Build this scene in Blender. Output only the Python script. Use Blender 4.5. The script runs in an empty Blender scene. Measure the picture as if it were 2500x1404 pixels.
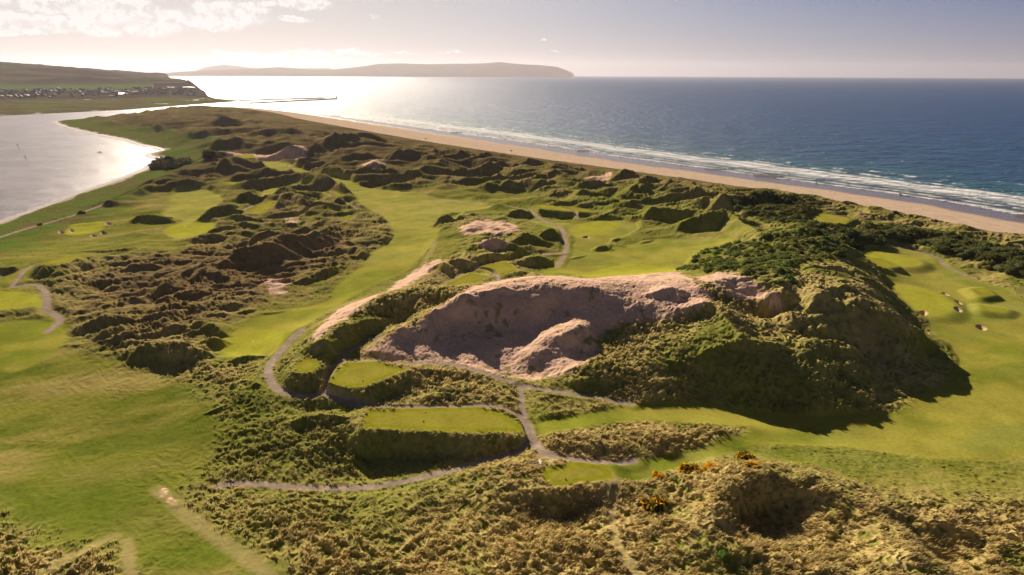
import bpy, math, random
import numpy as np
R = math.radians
random.seed(7)
SC = bpy.context.scene
COL = SC.collection
# ------------------------------------------------------------------ camera
CAM_Z = 110.0
FPX = 1438.0                      # focal length in pixels of the 2500 px wide photograph
PITCH, ROLL = R(19.94), R(0.23)
fw = np.array([0, math.cos(PITCH), -math.sin(PITCH)])
up0 = np.array([0, math.sin(PITCH), math.cos(PITCH)])
rt0 = np.array([1.0, 0, 0])
rt = rt0*math.cos(ROLL) + up0*math.sin(ROLL)
up = up0*math.cos(ROLL) - rt0*math.sin(ROLL)
camd = bpy.data.cameras.new('camera'); cam = bpy.data.objects.new('camera', camd); COL.objects.link(cam)
camd.sensor_width = 36; camd.lens = 36*FPX/2500; camd.clip_start = 1; camd.clip_end = 200000
from mathutils import Matrix, Vector
m = Matrix.Identity(4)
for i in range(3):
    m[i][0], m[i][1], m[i][2] = rt[i], up[i], -fw[i]
m[2][3] = CAM_Z
cam.matrix_world = m
SC.camera = cam
# ------------------------------------------------------------------ sun, sky, exposure
SUN_AZ, SUN_EL = R(-25.0), R(26.0)
sl = bpy.data.lights.new('sun', 'SUN'); sun = bpy.data.objects.new('sun', sl); COL.objects.link(sun)
sl.energy = 5.0; sl.angle = R(0.5); sl.color = (1.0, 0.85, 0.66)
sdir = Vector((math.sin(SUN_AZ)*math.cos(SUN_EL), math.cos(SUN_AZ)*math.cos(SUN_EL), math.sin(SUN_EL)))
sun.rotation_euler = sdir.to_track_quat('Z', 'Y').to_euler()
SC.view_settings.view_transform = 'Standard'; SC.view_settings.look = 'None'
SC.view_settings.exposure = 0.54; SC.view_settings.gamma = 1.0
SC.cycles.max_bounces = 5; SC.cycles.volume_bounces = 0

class NT:
    """small helper for node trees"""
    def __init__(s, nt): s.t = nt; s.n = nt.nodes; s.l = nt.links
    def add(s, typ, props=None, **ins):
        nd = s.n.new(typ)
        for k, v in (props or {}).items(): setattr(nd, k, v)
        for k, v in ins.items():
            key = int(k[1:]) if k[0] == 'i' and k[1:].isdigit() else k.replace('_', ' ')
            s.set(nd, key, v)
        return nd
    def set(s, nd, key, v):
        sock = nd.inputs[key]
        if isinstance(v, bpy.types.Node): v = v.outputs[0]
        if isinstance(v, bpy.types.NodeSocket): s.l.new(v, sock)
        else: sock.default_value = v
    def math(s, op, a, b=0.0, c=None, clamp=False):
        nd = s.n.new('ShaderNodeMath'); nd.operation = op; nd.use_clamp = clamp
        s.set(nd, 0, a); s.set(nd, 1, b)
        if c is not None: s.set(nd, 2, c)
        return nd.outputs[0]
    def vmath(s, op, a, b=None, sc=None):
        nd = s.n.new('ShaderNodeVectorMath'); nd.operation = op
        s.set(nd, 0, a)
        if b is not None: s.set(nd, 1, b)
        if sc is not None: s.set(nd, 3, sc)
        return nd
    def mix(s, f, a, b, blend='MIX'):
        nd = s.n.new('ShaderNodeMix'); nd.data_type = 'RGBA'; nd.blend_type = blend
        s.set(nd, 0, f); s.set(nd, 6, a); s.set(nd, 7, b)
        return nd.outputs[2]
    def ramp(s, fac, stops, interp='LINEAR'):
        nd = s.n.new('ShaderNodeValToRGB'); nd.color_ramp.interpolation = interp
        e = nd.color_ramp.elements
        while len(e) < len(stops): e.new(0.5)
        for el, (p, c) in zip(e, stops):
            el.position = p; el.color = c if len(c) == 4 else (*c, 1)
        s.set(nd, 0, fac)
        return nd.outputs[0]
    def smooth(s, x, a, b):
        nd = s.n.new('ShaderNodeMapRange'); nd.interpolation_type = 'SMOOTHSTEP'
        s.set(nd, 0, x); nd.inputs[1].default_value = a; nd.inputs[2].default_value = b
        return nd.outputs[0]
    def noise(s, vec, scale, detail=3, rough=0.5):
        return s.add('ShaderNodeTexNoise', Vector=vec, Scale=scale, Detail=detail, Roughness=rough)

def ray(px, py):
    """unit-less ray through a pixel of the 2500 x 1404 photograph, in world axes"""
    u = (np.asarray(px, float)-1250)/FPX; v = (702-np.asarray(py, float))/FPX
    return fw + u[..., None]*rt + v[..., None]*up
def P(px, py, z):
    d = ray(px, py); t = (z-CAM_Z)/d[..., 2]
    return d[..., 0]*t, d[..., 1]*t
def azel(px, py):
    d = ray(px, py)
    return math.atan2(d[0], d[1]), math.atan2(d[2], math.hypot(d[0], d[1]))

world = bpy.data.worlds.new('World'); SC.world = world; world.use_nodes = True
w = NT(world.node_tree); w.n.clear()
sky = w.add('ShaderNodeTexSky', dict(sky_type='NISHITA', sun_disc=False, sun_elevation=SUN_EL, sun_rotation=SUN_AZ,
            altitude=100.0, air_density=1.0, dust_density=2.6, ozone_density=1.0))
tc = w.add('ShaderNodeTexCoord')
dirv = tc.outputs['Generated']
sep = w.add('ShaderNodeSeparateXYZ', i0=dirv)
az = w.math('ARCTAN2', sep.outputs[0], sep.outputs[1])
el = w.math('ARCSINE', sep.outputs[2])
ang = w.math('ARCCOSINE', w.vmath('DOT_PRODUCT', dirv, tuple(sdir)).outputs['Value'])
# evening air: pale and pinkish towards the sun, greyer and bluer away from it
angn = w.math('DIVIDE', ang, 1.6)
lowc = w.ramp(angn, [(0.28, (8.9, 8.5, 8.3)), (0.39, (8.2, 7.8, 7.9)), (0.60, (5.6, 5.7, 6.6)), (0.77, (3.8, 4.0, 5.2)), (1.0, (3.4, 3.2, 3.8))])
highc = w.ramp(angn, [(0.22, (7.4, 7.4, 7.6)), (0.33, (6.9, 7.0, 7.9)), (0.54, (3.4, 4.2, 6.5)), (0.72, (1.4, 2.3, 5.0)), (1.0, (1.9, 2.6, 4.4))])
air = w.mix(w.smooth(el, 0.0, 0.13), lowc, highc)
dim = w.mix(w.smooth(el, 0.15, 0.7), (0.5, 0.5, 0.6, 1), (0.23, 0.24, 0.30, 1))
dim = w.mix(w.smooth(ang, 1.5, 2.3), dim, (0.30, 0.28, 0.32, 1))
skyd = w.mix(1.0, sky, dim, 'MULTIPLY')
skyc = w.mix(w.math('SUBTRACT', 0.88, w.math('MULTIPLY', w.smooth(el, 0.13, 0.4), 0.88)), skyd, air)
# clouds: placed by compass bearing and elevation, with ragged noise edges
ae = w.add('ShaderNodeCombineXYZ', X=az, Y=el)
wob = w.noise(ae, 26, 5, 0.62)
wv = w.vmath('MULTIPLY', w.vmath('SUBTRACT', wob.outputs['Color'], (0.5, 0.5, 0.5)), (0.05, 0.024, 0))
q = w.vmath('ADD', ae, wv)
CL = [(75,58,110,20,1),(25,78,40,8,.9),(300,62,110,24,1),(340,50,60,18,1),(190,12,130,22,.9),(300,20,70,26,.9),(520,45,100,22,.85),(470,40,60,14,.8),
      (560,22,80,16,.8),(515,66,16,7,.9),(715,48,36,8,1),(740,8,60,14,.9),(640,8,60,8,.6),(912,39,13,6,.9),(1320,101,10,4,.8),(1348,124,14,3,.6),
      (650,135,110,6,.55),(820,130,130,8,.55),(700,145,220,6,.4),(540,125,30,6,.5),(200,145,60,5,.5),(1100,126,40,3,.4),(990,128,40,3,.4),
      (-150,40,120,26,1),(-300,90,80,16,1),(-60,-40,140,30,1),(250,-60,160,30,1),(620,-70,120,26,.9)]
cl = None
for (cx, cy, rx, ry, s_) in CL:
    a0, e0 = azel(cx, cy)
    dv = w.vmath('MULTIPLY', w.vmath('SUBTRACT', q, (a0, e0, 0)), (FPX/rx*1.08, FPX/ry*1.2, 0))
    ln = w.vmath('LENGTH', dv).outputs['Value']
    g = w.math('MULTIPLY', w.math('SUBTRACT', 1.22, ln, clamp=True), s_)
    cl = g if cl is None else w.math('MAXIMUM', cl, g)
fine = w.noise(ae, 70, 6, 0.65)
cm = w.math('MULTIPLY', w.smooth(cl, 0.02, 0.4), w.math('ADD', 0.25, w.smooth(fine, 0.38, 0.56)), clamp=True)
core = w.math('MULTIPLY', w.smooth(cl, 0.75, 1.0), 0.45)
cloudc = w.mix(core, (12.6, 12.3, 12.2, 1), (9.0, 8.4, 8.3, 1))
skyc = w.mix(w.math('MULTIPLY', cm, 0.8), skyc, cloudc)
bg = w.add('ShaderNodeBackground', Color=skyc, Strength=0.05)
wo = w.add('ShaderNodeOutputWorld', Surface=bg)
# ------------------------------------------------------------------ numeric helpers
def _hash(ix, iy, seed):
    h = (ix.astype(np.int64)*374761393 + iy.astype(np.int64)*668265263 + seed*2147483647) & 0xffffffff
    h = ((h ^ (h >> 13))*1274126177) & 0xffffffff
    return (h ^ (h >> 16)) & 0xffff
_G = np.stack([np.cos(np.linspace(0, 2*np.pi, 64, endpoint=False)), np.sin(np.linspace(0, 2*np.pi, 64, endpoint=False))], 1).astype(np.float32)
def perlin(x, y, seed=0):
    x0 = np.floor(x); y0 = np.floor(y); fx = (x-x0).astype(np.float32); fy = (y-y0).astype(np.float32)
    ix = x0.astype(np.int64); iy = y0.astype(np.int64)
    u = fx*fx*fx*(fx*(fx*6-15)+10); v = fy*fy*fy*(fy*(fy*6-15)+10)
    def g(a, b):
        G = _G[_hash(ix+a, iy+b, seed) & 63]
        return G[:, 0]*(fx-a) + G[:, 1]*(fy-b)
    n0 = g(0, 0); n0 += u*(g(1, 0)-n0); n1 = g(0, 1); n1 += u*(g(1, 1)-n1)
    return (n0 + v*(n1-n0))*1.5
def fbm(x, y, sc, octv=3, seed=0, gain=0.5):
    s = 0; a = 1; t = 0
    for o in range(octv):
        s = s + a*perlin(x/sc*2**o + 17.3*o, y/sc*2**o - 9.1*o, seed+o*13); t += a; a *= gain
    return s/t
def sstep(x, a, b):
    t = np.clip((x-a)/(b-a), 0, 1); return t*t*(3-2*t)
def poly_sd(px, py, poly, margin):
    """signed distance to a closed polygon (negative inside) for points within margin, else +margin"""
    poly = np.asarray(poly, float); out = np.full(px.shape, float(margin))
    lo = poly.min(0)-margin; hi = poly.max(0)+margin
    idx = np.nonzero((px > lo[0]) & (px < hi[0]) & (py > lo[1]) & (py < hi[1]))[0]
    if len(idx) == 0: return out
    x = px[idx]; y = py[idx]; d2 = np.full(len(idx), 1e18); ins = np.zeros(len(idx), bool)
    n = len(poly)
    for i in range(n):
        a = poly[i]; b = poly[(i+1) % n]; e = b-a
        t = np.clip(((x-a[0])*e[0]+(y-a[1])*e[1])/(e@e+1e-9), 0, 1)
        d2 = np.minimum(d2, (x-a[0]-t*e[0])**2 + (y-a[1]-t*e[1])**2)
        c = ((a[1] > y) != (b[1] > y))
        if abs(e[1]) > 1e-9:
            ins ^= c & (x < (b[0]-a[0])*(y-a[1])/(b[1]-a[1]) + a[0])
    d = np.sqrt(d2); out[idx] = np.where(ins, -d, np.minimum(d, margin))
    return out
def line_d(px, py, pts, margin, vals=None):
    """distance to an open polyline (and interpolated vals along it)"""
    pts = np.asarray(pts, float); out = np.full(px.shape, float(margin))
    lo = pts.min(0)-margin; hi = pts.max(0)+margin
    idx = np.nonzero((px > lo[0]) & (px < hi[0]) & (py > lo[1]) & (py < hi[1]))[0]
    vo = np.zeros(px.shape)
    if len(idx) == 0: return out, vo
    x = px[idx]; y = py[idx]; best = np.full(len(idx), 1e18); bv = np.zeros(len(idx))
    for i in range(len(pts)-1):
        a = pts[i]; e = pts[i+1]-a
        t = np.clip(((x-a[0])*e[0]+(y-a[1])*e[1])/(e@e+1e-9), 0, 1)
        d2 = (x-a[0]-t*e[0])**2 + (y-a[1]-t*e[1])**2
        k = d2 < best; best = np.where(k, d2, best)
        if vals is not None: bv = np.where(k, vals[i]+t*(vals[i+1]-vals[i]), bv)
    out[idx] = np.minimum(np.sqrt(best), margin); vo[idx] = bv
    return out, vo
def catmull(pts, n=6, closed=False):
    p = np.asarray(pts, float); N = len(p); out = []
    rng = range(N) if closed else range(N-1)
    for i in rng:
        p0 = p[(i-1) % N] if closed or i > 0 else 2*p[0]-p[1]
        p1 = p[i]; p2 = p[(i+1) % N]
        p3 = p[(i+2) % N] if closed or i+2 < N else 2*p[-1]-p[-2]
        for k in range(n):
            t = k/n
            out.append(0.5*((2*p1)+(-p0+p2)*t+(2*p0-5*p1+4*p2-p3)*t*t+(-p0+3*p1-3*p2+p3)*t**3))
    if not closed: out.append(p[-1])
    return np.array(out)

# ------------------------------------------------------------------ survey of the place
# spot heights: (bearing given as photo x, y, height above sea)
SPOT = """0 850 10|150 900 10|300 950 10|0 1000 9|200 1080 9|400 1050 9.5|0 1200 11|250 1200 10.5|450 1250 11|0 1390 15|300 1390 14|600 1390 13
450 950 11|500 890 12|530 1000 12|560 1100 10.5|700 1130 10|850 1130 10|620 950 16|560 930 13|650 1030 15|780 1030 15.5|870 1020 18|830 1080 12
600 1230 10.5|900 1230 11|1100 1200 12.5|1200 1150 13.5|700 1300 13|900 1320 13.5|1100 1280 14|1250 1190 15.5|1300 1280 12|1200 1240 14|1400 1270 12|1450 1220 13|1480 1300 13.5
1500 1390 14|1100 1400 15|800 1400 14|500 1330 11.5|650 1250 12|1000 1250 13|1420 1350 14|1300 1350 14.5
1620 1180 14.5|1700 1150 13.5|1820 1110 12.5|1950 1110 11|1650 1300 15.5|1700 1230 16|1600 1240 15|1600 1380 15|1750 1390 16
1740 1260 20|1760 1225 21.5|1800 1190 21.5|1860 1165 21|1950 1170 19.5|2000 1180 19|2130 1230 18|2200 1290 20.5|2220 1340 21.5|2150 1375 20|2000 1365 19|1900 1350 19|1830 1315 17.5
1800 1280 12.5|1850 1265 12.5|1950 1290 14.2|2080 1300 16|2100 1340 17|1980 1330 16|1950 1240 14.5|1880 1230 15|2290 1380 11|2300 1320 12|2400 1300 12.5|2350 1240 14.5|2260 1220 14|2450 1190 10|2500 1290 13|2500 1400 12|2380 1390 12|2120 1180 13|2250 1160 10.5
2500 1100 8.5|2300 1100 8.5|2100 1060 8|1900 1050 9.5|1750 1020 10.5|1600 1000 12.5|1400 1020 15|1330 1040 15.8|1500 1135 15|1600 1110 13.5|1450 1075 17.5|1600 1060 16|1750 1050 14|1830 1040 12|1350 1070 17|1700 1100 12.5|1400 1105 15.5
2200 1000 7.5|2400 1000 7.5|2500 900 7|2350 900 7|2320 800 7|2400 750 7|2500 700 7.5|2250 750 7.5|2230 690 8|2150 640 9|2300 660 7.5|2450 650 8
2150 1003 8|2190 980 8|2000 1014 8.3|1900 1008 8.6|1850 1000 9|1780 995 9.4|1700 985 10.5|1550 965 13.5|1450 940 16|1380 950 15.5|1550 985 13|1470 960 15|1350 990 15|1300 975 17
2220 800 7.5|2260 870 7.5|2190 720 8|2160 690 9|2290 860 7.5|2230 930 7.5
2060 620 20|2090 660 22|2110 700 24|2150 750 23.5|2060 745 25.5|2120 760 24|2187 782 20|2250 820 14.5|2303 862 8.5
1960 840 22|2000 890 17.5|2060 940 13|2145 995 8.3|2150 880 9.5|2100 850 13|2200 900 8.3|2150 945 9|2080 900 14|2210 850 13
1730 855 22|1800 835 23.5|1880 838 22.5|1930 852 19.5|1690 890 17.5|1640 930 14.5|1700 925 14
1500 860 18.5|1600 850 20|1650 890 17.5|1550 910 17.2|1450 900 19|1400 930 18|1580 795 21.6|1670 780 23.7|1620 820 20.9
1700 730 27.5|1740 735 27.5|1780 750 26.5|1830 800 24|1850 772 20.5|1880 800 16.5|1905 800 17|1910 760 25|1960 790 23|2010 760 25.5|1930 700 28|2000 680 27.5|1830 690 28|1760 680 29|1880 650 27|1960 640 26|1980 720 28|1880 730 27|2000 822 19.5
2000 600 23|1960 563 25|1850 590 20|2030 590 22|1680 650 11|1700 600 10.5|1780 650 20|1760 610 15|1640 640 10.5
1640 680 29.5|1560 685 29.5|1500 692 30.5|1420 705 32|1330 695 33|1230 705 32|1130 725 31|1060 760 27.5|980 800 24|920 835 20
1250 880 17.5|1100 850 18.5|1350 890 17.5|1200 800 20.5|1320 800 21|1430 750 27|1500 800 22|1380 800 25|1430 797 25.5|1335 822 23|1300 858 20.5|1420 850 19.5|1290 820 19.5|1460 830 19.5|1000 850 18.5|1300 920 17.3|1150 890 17.5|1640 760 26|1560 760 25|1180 850 18.5|1100 800 21.5|1000 830 20|1250 830 19|1180 770 24|1280 760 25|1360 760 25
1300 660 12|1450 670 10|1600 660 10|1130 690 14.5|1200 690 14.5|1100 712 16|1250 680 14|1180 665 15
1085 715 27|1020 705 26|950 728 26|890 750 25|840 790 25|790 835 23.5|900 842 18.5|980 790 19.5|1080 750 22|930 815 20.3|850 870 19.5|830 900 19.5
730 790 11|800 745 10|900 700 10|980 680 10|640 800 10|560 860 10|690 860 14|660 900 16.5|670 940 17|720 965 17.2|780 968 17.3|760 945 18|700 900 19|800 930 18.5
850 985 17.5|960 996 17.8|1100 994 18|1200 993 18|1250 1008 17.5|1285 1040 16|1300 1075 15.3|1280 960 17.5|1000 960 19|1150 950 19.5|1230 960 18.5|1050 900 21|1150 905 20.5|1250 935 19.5|1350 952 17|1020 920 22|1120 925 21.5
900 1110 10|1050 1120 10|1180 1100 12|1250 1085 14|1260 1105 14|1050 1160 11.3|900 1190 10.3|750 1190 10.2|600 1180 10.2
1180 560 16|1250 600 16.5|1150 620 17|1080 660 17|1350 580 13|1100 550 11|1300 540 12|1390 600 10.5|1250 640 14.5
1000 600 9|1000 500 8.5|1150 500 9|800 600 10|700 700 11|600 700 11|400 650 10|300 700 10|200 720 10|60 730 12|100 780 10|100 640 11|0 600 6|200 560 6|450 560 7|450 500 6.5|350 480 5|500 430 7|300 520 4.5|700 400 9|850 450 9|700 500 8.5|600 530 8
900 560 10|850 650 10|500 780 11|350 820 11|450 880 11|1200 460 10|1350 480 11|1500 520 12|1700 560 12|1650 610 10.5|1450 560 10|1400 640 10.5|1900 560 15|1800 500 14|1950 530 14|2050 540 12|2150 570 11|2300 590 9|2450 620 9
1100 400 11|900 370 12|700 340 11|500 310 11|400 290 9|500 275 8|250 300 3|300 330 4|600 290 9|800 335 9|180 500 3.5|60 550 3.5|380 420 4
-400 1000 10|2900 1000 8|1250 1700 14|0 1700 14|2500 1700 13|-400 700 8|2900 750 8|-300 1300 12|2850 1300 12|2900 640 9|-700 1500 12|3300 1500 12"""
spot = np.array([[float(c) for c in t.split()] for ln in SPOT.split('\n') for t in ln.split('|')])
mm = (spot[:, 0] > 580) & (spot[:, 0] < 1320) & (spot[:, 1] >= 840) & (spot[:, 1] < 1072) & (spot[:, 2] > 12)
mm &= ~((spot[:, 0] > 980) & (spot[:, 1] < 895))
spot[mm, 2] = 12+(spot[mm, 2]-12)*0.6
sx, sy = P(spot[:, 0], spot[:, 1], spot[:, 2]); sz = spot[:, 2]
def toq(x, y): return np.arctan2(x, y), 0.5*np.log(x*x+y*y)
sqa, sqr = toq(sx, sy)
D = np.sqrt((sqa[:, None]-sqa)**2 + (sqr[:, None]-sqr)**2 + 1e-5)
n = len(sz); A = np.zeros((n+3, n+3)); A[:n, :n] = -D + np.eye(n)*-0.0015*-1
A[:n, n] = 1; A[:n, n+1] = sqa; A[:n, n+2] = sqr; A[n:, :n] = A[:n, n:].T
rb = np.linalg.solve(A, np.concatenate([sz, [0, 0, 0]]))
def base_rbf(x, y):
    a, r = toq(np.asarray(x, float), np.asarray(y, float)); a = a.ravel(); r = r.ravel(); out = np.empty(len(a))
    for i in range(0, len(a), 40000):
        s_ = slice(i, i+40000)
        d = np.sqrt((a[s_, None]-sqa)**2 + (r[s_, None]-sqr)**2 + 1e-5)
        out[s_] = -d@rb[:n] + rb[n] + rb[n+1]*a[s_] + rb[n+2]*r[s_]
    return out

def L(s): return np.array([[float(v) for v in t.split(',')] for t in s.split()])
def onground(pts, dz=0.0):
    """plan position of surveyed outline points that lie on the base ground"""
    pts = np.asarray(pts, float); z = np.full(len(pts), 9.0)
    for k in range(7):
        x, y = P(pts[:, 0], pts[:, 1], z); z = 0.4*z + 0.6*(np.clip(base_rbf(x, y), 1, 40)+dz)
    return np.stack([x, y], 1)
def atz(pts, z):
    pts = np.asarray(pts, float); x, y = P(pts[:, 0], pts[:, 1], z); return np.stack([x, y], 1)

SEA_LINE = atz(L('3600,690 3100,610 2800,568 2500,527 2300,490 2100,462 1900,435 1700,408 1500,381 1300,350 1100,322 900,293 700,268 620,261 560,259'), 0)
RIV_LINE = atz(L('500,261 470,261 440,262.5 400,267 360,272 300,281 250,287 130,293 122,300 160,314 240,332 300,344 330,356 370,362 386,368 340,378 352,384 388,390 340,414 300,430 250,448 180,470 110,497 50,519 0,536 -150,590 -400,680 -900,860'), 0)
land_poly = np.concatenate([SEA_LINE, RIV_LINE, [[-400, 60], [-400, -100], [900, -100], [1500, 100]]])

# dune crests: photo x,y of the crest line then the depth in pixels of its shaded near face
RIDGE = """495,527 520,507 560,500 595,512;34|575,492 600,478 636,490;18|668,503 690,479 720,475 748,497;36|748,487 790,476 842,502;20|325,537 345,526 400,530 420,538;20
540,417 570,402 640,404;18|575,432 610,420 690,430;20|560,445 610,437 660,428;16|700,460 740,433 800,440 850,470;28|790,462 820,450 852,466;16
540,640 600,612 655,600 690,582 760,572 800,562;62|600,590 650,574 730,568 780,562;30|540,542 600,535 650,537;14|640,552 700,548 745,546;14|655,572 720,560 792,548;18|560,560 600,552 640,556;12|470,575 540,560 580,565;10
70,652 130,646 200,636;34|120,682 170,656 225,642;18|200,612 290,610 340,602;10|180,634 235,630;16|318,657 395,650;20|270,620 420,612;9|440,622 525,608;10|0,660 60,652;14
345,705 400,690 440,665 500,655;40|470,692 495,660 522,655;32|520,700 560,690 625,700;18|290,742 310,728 352,735;18|378,737 400,725 424,733;14|218,762 260,745 284,752;20|200,792 260,772 332,775;36|330,802 380,772 445,760;34|370,802 425,780;16|440,690 520,675 560,690;20
460,802 500,786 558,818;28|450,782 492,775;10|230,832 300,806;20|280,832 335,815;16|325,862 370,842 430,845 485,852;52|500,832 552,826;34|395,815 440,800 470,810;18|560,725 600,718 640,726;10|390,868 470,858 520,862;30
718,692 760,671 800,656 832,650;24|578,766 624,755;10|830,622 870,608 892,626;18|850,597 890,600;10|563,882 600,868 652,870;20|640,765 700,758;7
380,312 480,301 560,295 620,301;20|330,347 400,335 480,325;18|260,322 350,325;10|450,332 520,320 570,326;16|600,337 700,325 760,336;20|750,372 800,350 900,345;20|480,372 560,352 640,365;14|640,362 700,350 780,352;10|440,283 500,278 560,283;6|620,305 700,300 760,310;7|650,322 730,312;7
820,347 900,336 965,346;20|830,402 900,391 952,396;18|930,402 1000,386 1080,400;16|1000,432 1080,406 1170,406 1232,402;32|870,427 920,416 962,426;14|940,455 1000,452 1052,458;9|980,360 1050,350 1110,362;10|1080,372 1160,368 1220,380;9|1120,395 1200,385 1260,392;9
1175,457 1220,436 1262,456;24|1300,442 1340,426 1382,440 1442,446;24|1280,405 1350,398;10|1380,403 1450,405 1522,412;13|1490,434 1530,416 1602,432;24|1550,452 1600,439 1645,452;22|1500,484 1550,462 1584,472;24|1340,492 1400,486 1472,492;20|1400,462 1450,456 1490,462;14|1300,465 1350,460;10
1575,522 1620,506 1684,512;32|1735,500 1795,479 1875,482;38|1650,550 1700,528 1745,520 1778,521 1858,570;48|1620,480 1680,470 1730,480;16|1640,450 1700,455 1760,470;10|1700,500 1740,495;18|1850,545 1900,535 1960,548;12|2000,520 2060,512 2110,522;8
1048,547 1100,531 1162,526;22|1240,527 1265,512 1296,518;28|1318,572 1345,560 1364,572;28|1240,592 1290,572 1342,592;28|1155,602 1220,590 1284,612;30|1088,644 1130,634 1164,642;28|1150,632 1220,626;24|1270,642 1320,627 1364,642;24|1038,662 1080,647 1102,662;20|1220,672 1290,666 1314,682;14
1448,607 1478,598 1497,606;16|1490,587 1512,580;10|1560,592 1592,586;8|1390,630 1430,622;8|1440,578 1480,574;7|2190,672 2240,678;8|2140,640 2170,648 2192,656;22|2380,712 2412,716;10|2395,770 2440,765 2500,782;14|1500,595 1530,600;8
560,262 640,276;4|900,325 1000,340 1100,355;4|1250,380 1400,405;5|1600,440 1750,465;8|1900,500 2050,515;7|2150,545 2300,570 2450,590;7|1760,455 1800,480;6|2200,560 2350,585;6
1400,1180 1440,1175 1490,1175;26|1260,1215 1300,1200 1380,1185;26|860,1045 900,1048 950,1050;30|330,1085 340,1085;2|540,950 600,930 640,950;14|500,1010 560,990;10|2240,1285 2290,1270 2350,1290 2380,1310;28|2130,1235 2200,1250 2290,1275;14|2440,1215 2500,1235;24|1740,1330 1800,1335 1850,1345;30|1960,1385 2060,1380;20|2180,1225 2260,1230;12|1930,1195 2050,1210;12|700,1030 780,1010 850,1020;32|1200,1290 1260,1270;16|760,1270 860,1262;16|620,1280 700,1275;14
1690,880 1740,852 1800,837 1880,840 1940,854;13|1945,848 2000,890 2060,940 2140,990;22|2105,765 2187,784 2250,822 2298,857;20|1700,735 1760,765 1800,810 1840,850;26|1990,765 2060,800 2110,860 2150,900;20|1940,700 2000,715 2060,740 2100,760;18|1880,740 1920,760 1950,800;18|1496,1185 1485,1220 1474,1262 1472,1312;9|1500,790 1560,800 1620,825 1680,860;0.1|1250,928 1310,945;9|1300,960 1400,965 1500,985;14|1560,940 1620,935 1680,940;12|1400,935 1450,925 1500,935;12|1660,760 1720,740 1780,760 1840,800;34|1580,720 1640,705 1660,730;28|1850,728 1900,722 1920,745;20|1960,720 2020,730;16|1900,765 1960,772;14|1960,800 2040,790 2100,800;18|2040,700 2090,715;14|1960,650 2040,655 2080,670;14|2000,840 2060,850 2130,870;22|1360,815 1400,812 1440,825;30|2020,760 2080,770;12|1800,690 1850,680;10|950,905 1050,900 1150,905;16|830,800 900,780 960,770;20|1150,720 1250,712;12"""
ridges = []
for t in RIDGE.replace('\n', '|').split('|'):
    a, dy = t.split(';'); ridges.append((L(a), float(dy)))

def build_ridges():
    out = []
    for pts, dy in ridges:
        pts = catmull(pts, 4) if len(pts) > 2 else catmull(np.array([pts[0], pts.mean(0)+[0, -dy*0.15], pts[-1]]), 4)
        z = np.full(len(pts), 12.0); h = np.full(len(pts), 3.0)
        t = np.linspace(0, 1, len(pts)); tap = 0.35+0.65*np.sin(np.pi*t)**0.6
        for k in range(8):
            x, y = P(pts[:, 0], pts[:, 1], z); b = np.clip(base_rbf(x, y), 2, 40)
            s_ = np.sqrt(x*x+y*y+(CAM_Z-z)**2); dep = np.arcsin((CAM_Z-z)/s_)
            Lf = s_*(dy/FPX)*0.85/np.sin(R(33)+dep); h = np.minimum(Lf*math.sin(R(33)), 12+0.006*s_)*tap
            z = 0.4*z + 0.6*(b+h)
        out.append((np.stack([x, y], 1), h))
    return out
RB = build_ridges()
def add_ridges(x, y):
    tot = np.zeros(len(x)); rr = np.hypot(x, y)
    for pts, h in RB:
        hm = h.max(); mg = hm*3.4+2
        d, hv = line_d(x, y, pts, mg, h)
        idx = np.nonzero(d < mg)[0]
        if len(idx) == 0: continue
        xi = x[idx]; yi = y[idx]; di = d[idx]; hi = hv[idx]
        # side of the crest the point lies on: gradient of distance by the nearest crest point
        c = pts; e = 0.6
        d1, _ = line_d(xi*(1+e/rr[idx]), yi*(1+e/rr[idx]), pts, mg*2)
        side = np.clip((d1-di)/e, -1, 1)           # +1: beyond the crest (away from viewer)
        near = hi/math.tan(R(36)); far = hi*2.9
        wd = near + (far-near)*sstep(side, -0.9, 0.9)
        b = hi*np.clip(1-di/np.maximum(wd, 0.3), 0, 1)
        b = hi*(b/np.maximum(hi, .01))**np.where(side > 0, 1.15, 0.95)
        old = tot[idx]; k = 0.4
        hh = np.maximum(old, b) + np.minimum(old, b)*0.25
        tot[idx] = hh
    return tot

FAIR = [L('640,393 700,398 770,423 850,438 900,458 1000,468 1080,483 1150,488 1200,505 1130,518 1060,535 1075,560 1060,590 1030,625 1000,655 940,685 880,715 800,765 735,806 700,850 640,874 535,868 530,850 565,810 640,768 800,735 818,700 868,660 905,622 945,590 955,560 930,530 880,500 868,480 820,460 760,440 640,406'),
 L('425,470 500,462 545,480 535,505 500,530 475,543 530,545 500,577 430,583 400,562 440,540 400,525 410,500'),
 L('1330,645 1450,612 1560,592 1640,582 1790,582 1750,608 1690,635 1655,672 1580,684 1430,694 1380,696 1325,675'),
 L('1280,540 1390,545 1480,535 1540,540 1560,556 1500,590 1400,625 1385,600 1395,575'),
 L('1310,1030 1420,1010 1550,988 1700,986 1900,1010 2150,1006 2215,978 2320,918 2322,855 2260,790 2200,720 2130,645 2060,600 2180,602 2290,630 2380,680 2560,740 2900,850 2900,1150 2520,1120 2300,1120 2050,1092 1880,1090 1700,1130 1560,1182 1500,1182 1490,1132 1620,1112 1830,1052 1700,1035 1560,1028 1400,1050 1312,1062'),
 L('0,790 110,780 160,800 150,850 60,900 0,900 -60,850'), L('620,485 680,452 770,455 690,470 640,490'), L('1115,545 1130,520 1160,505 1090,535')]
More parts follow.
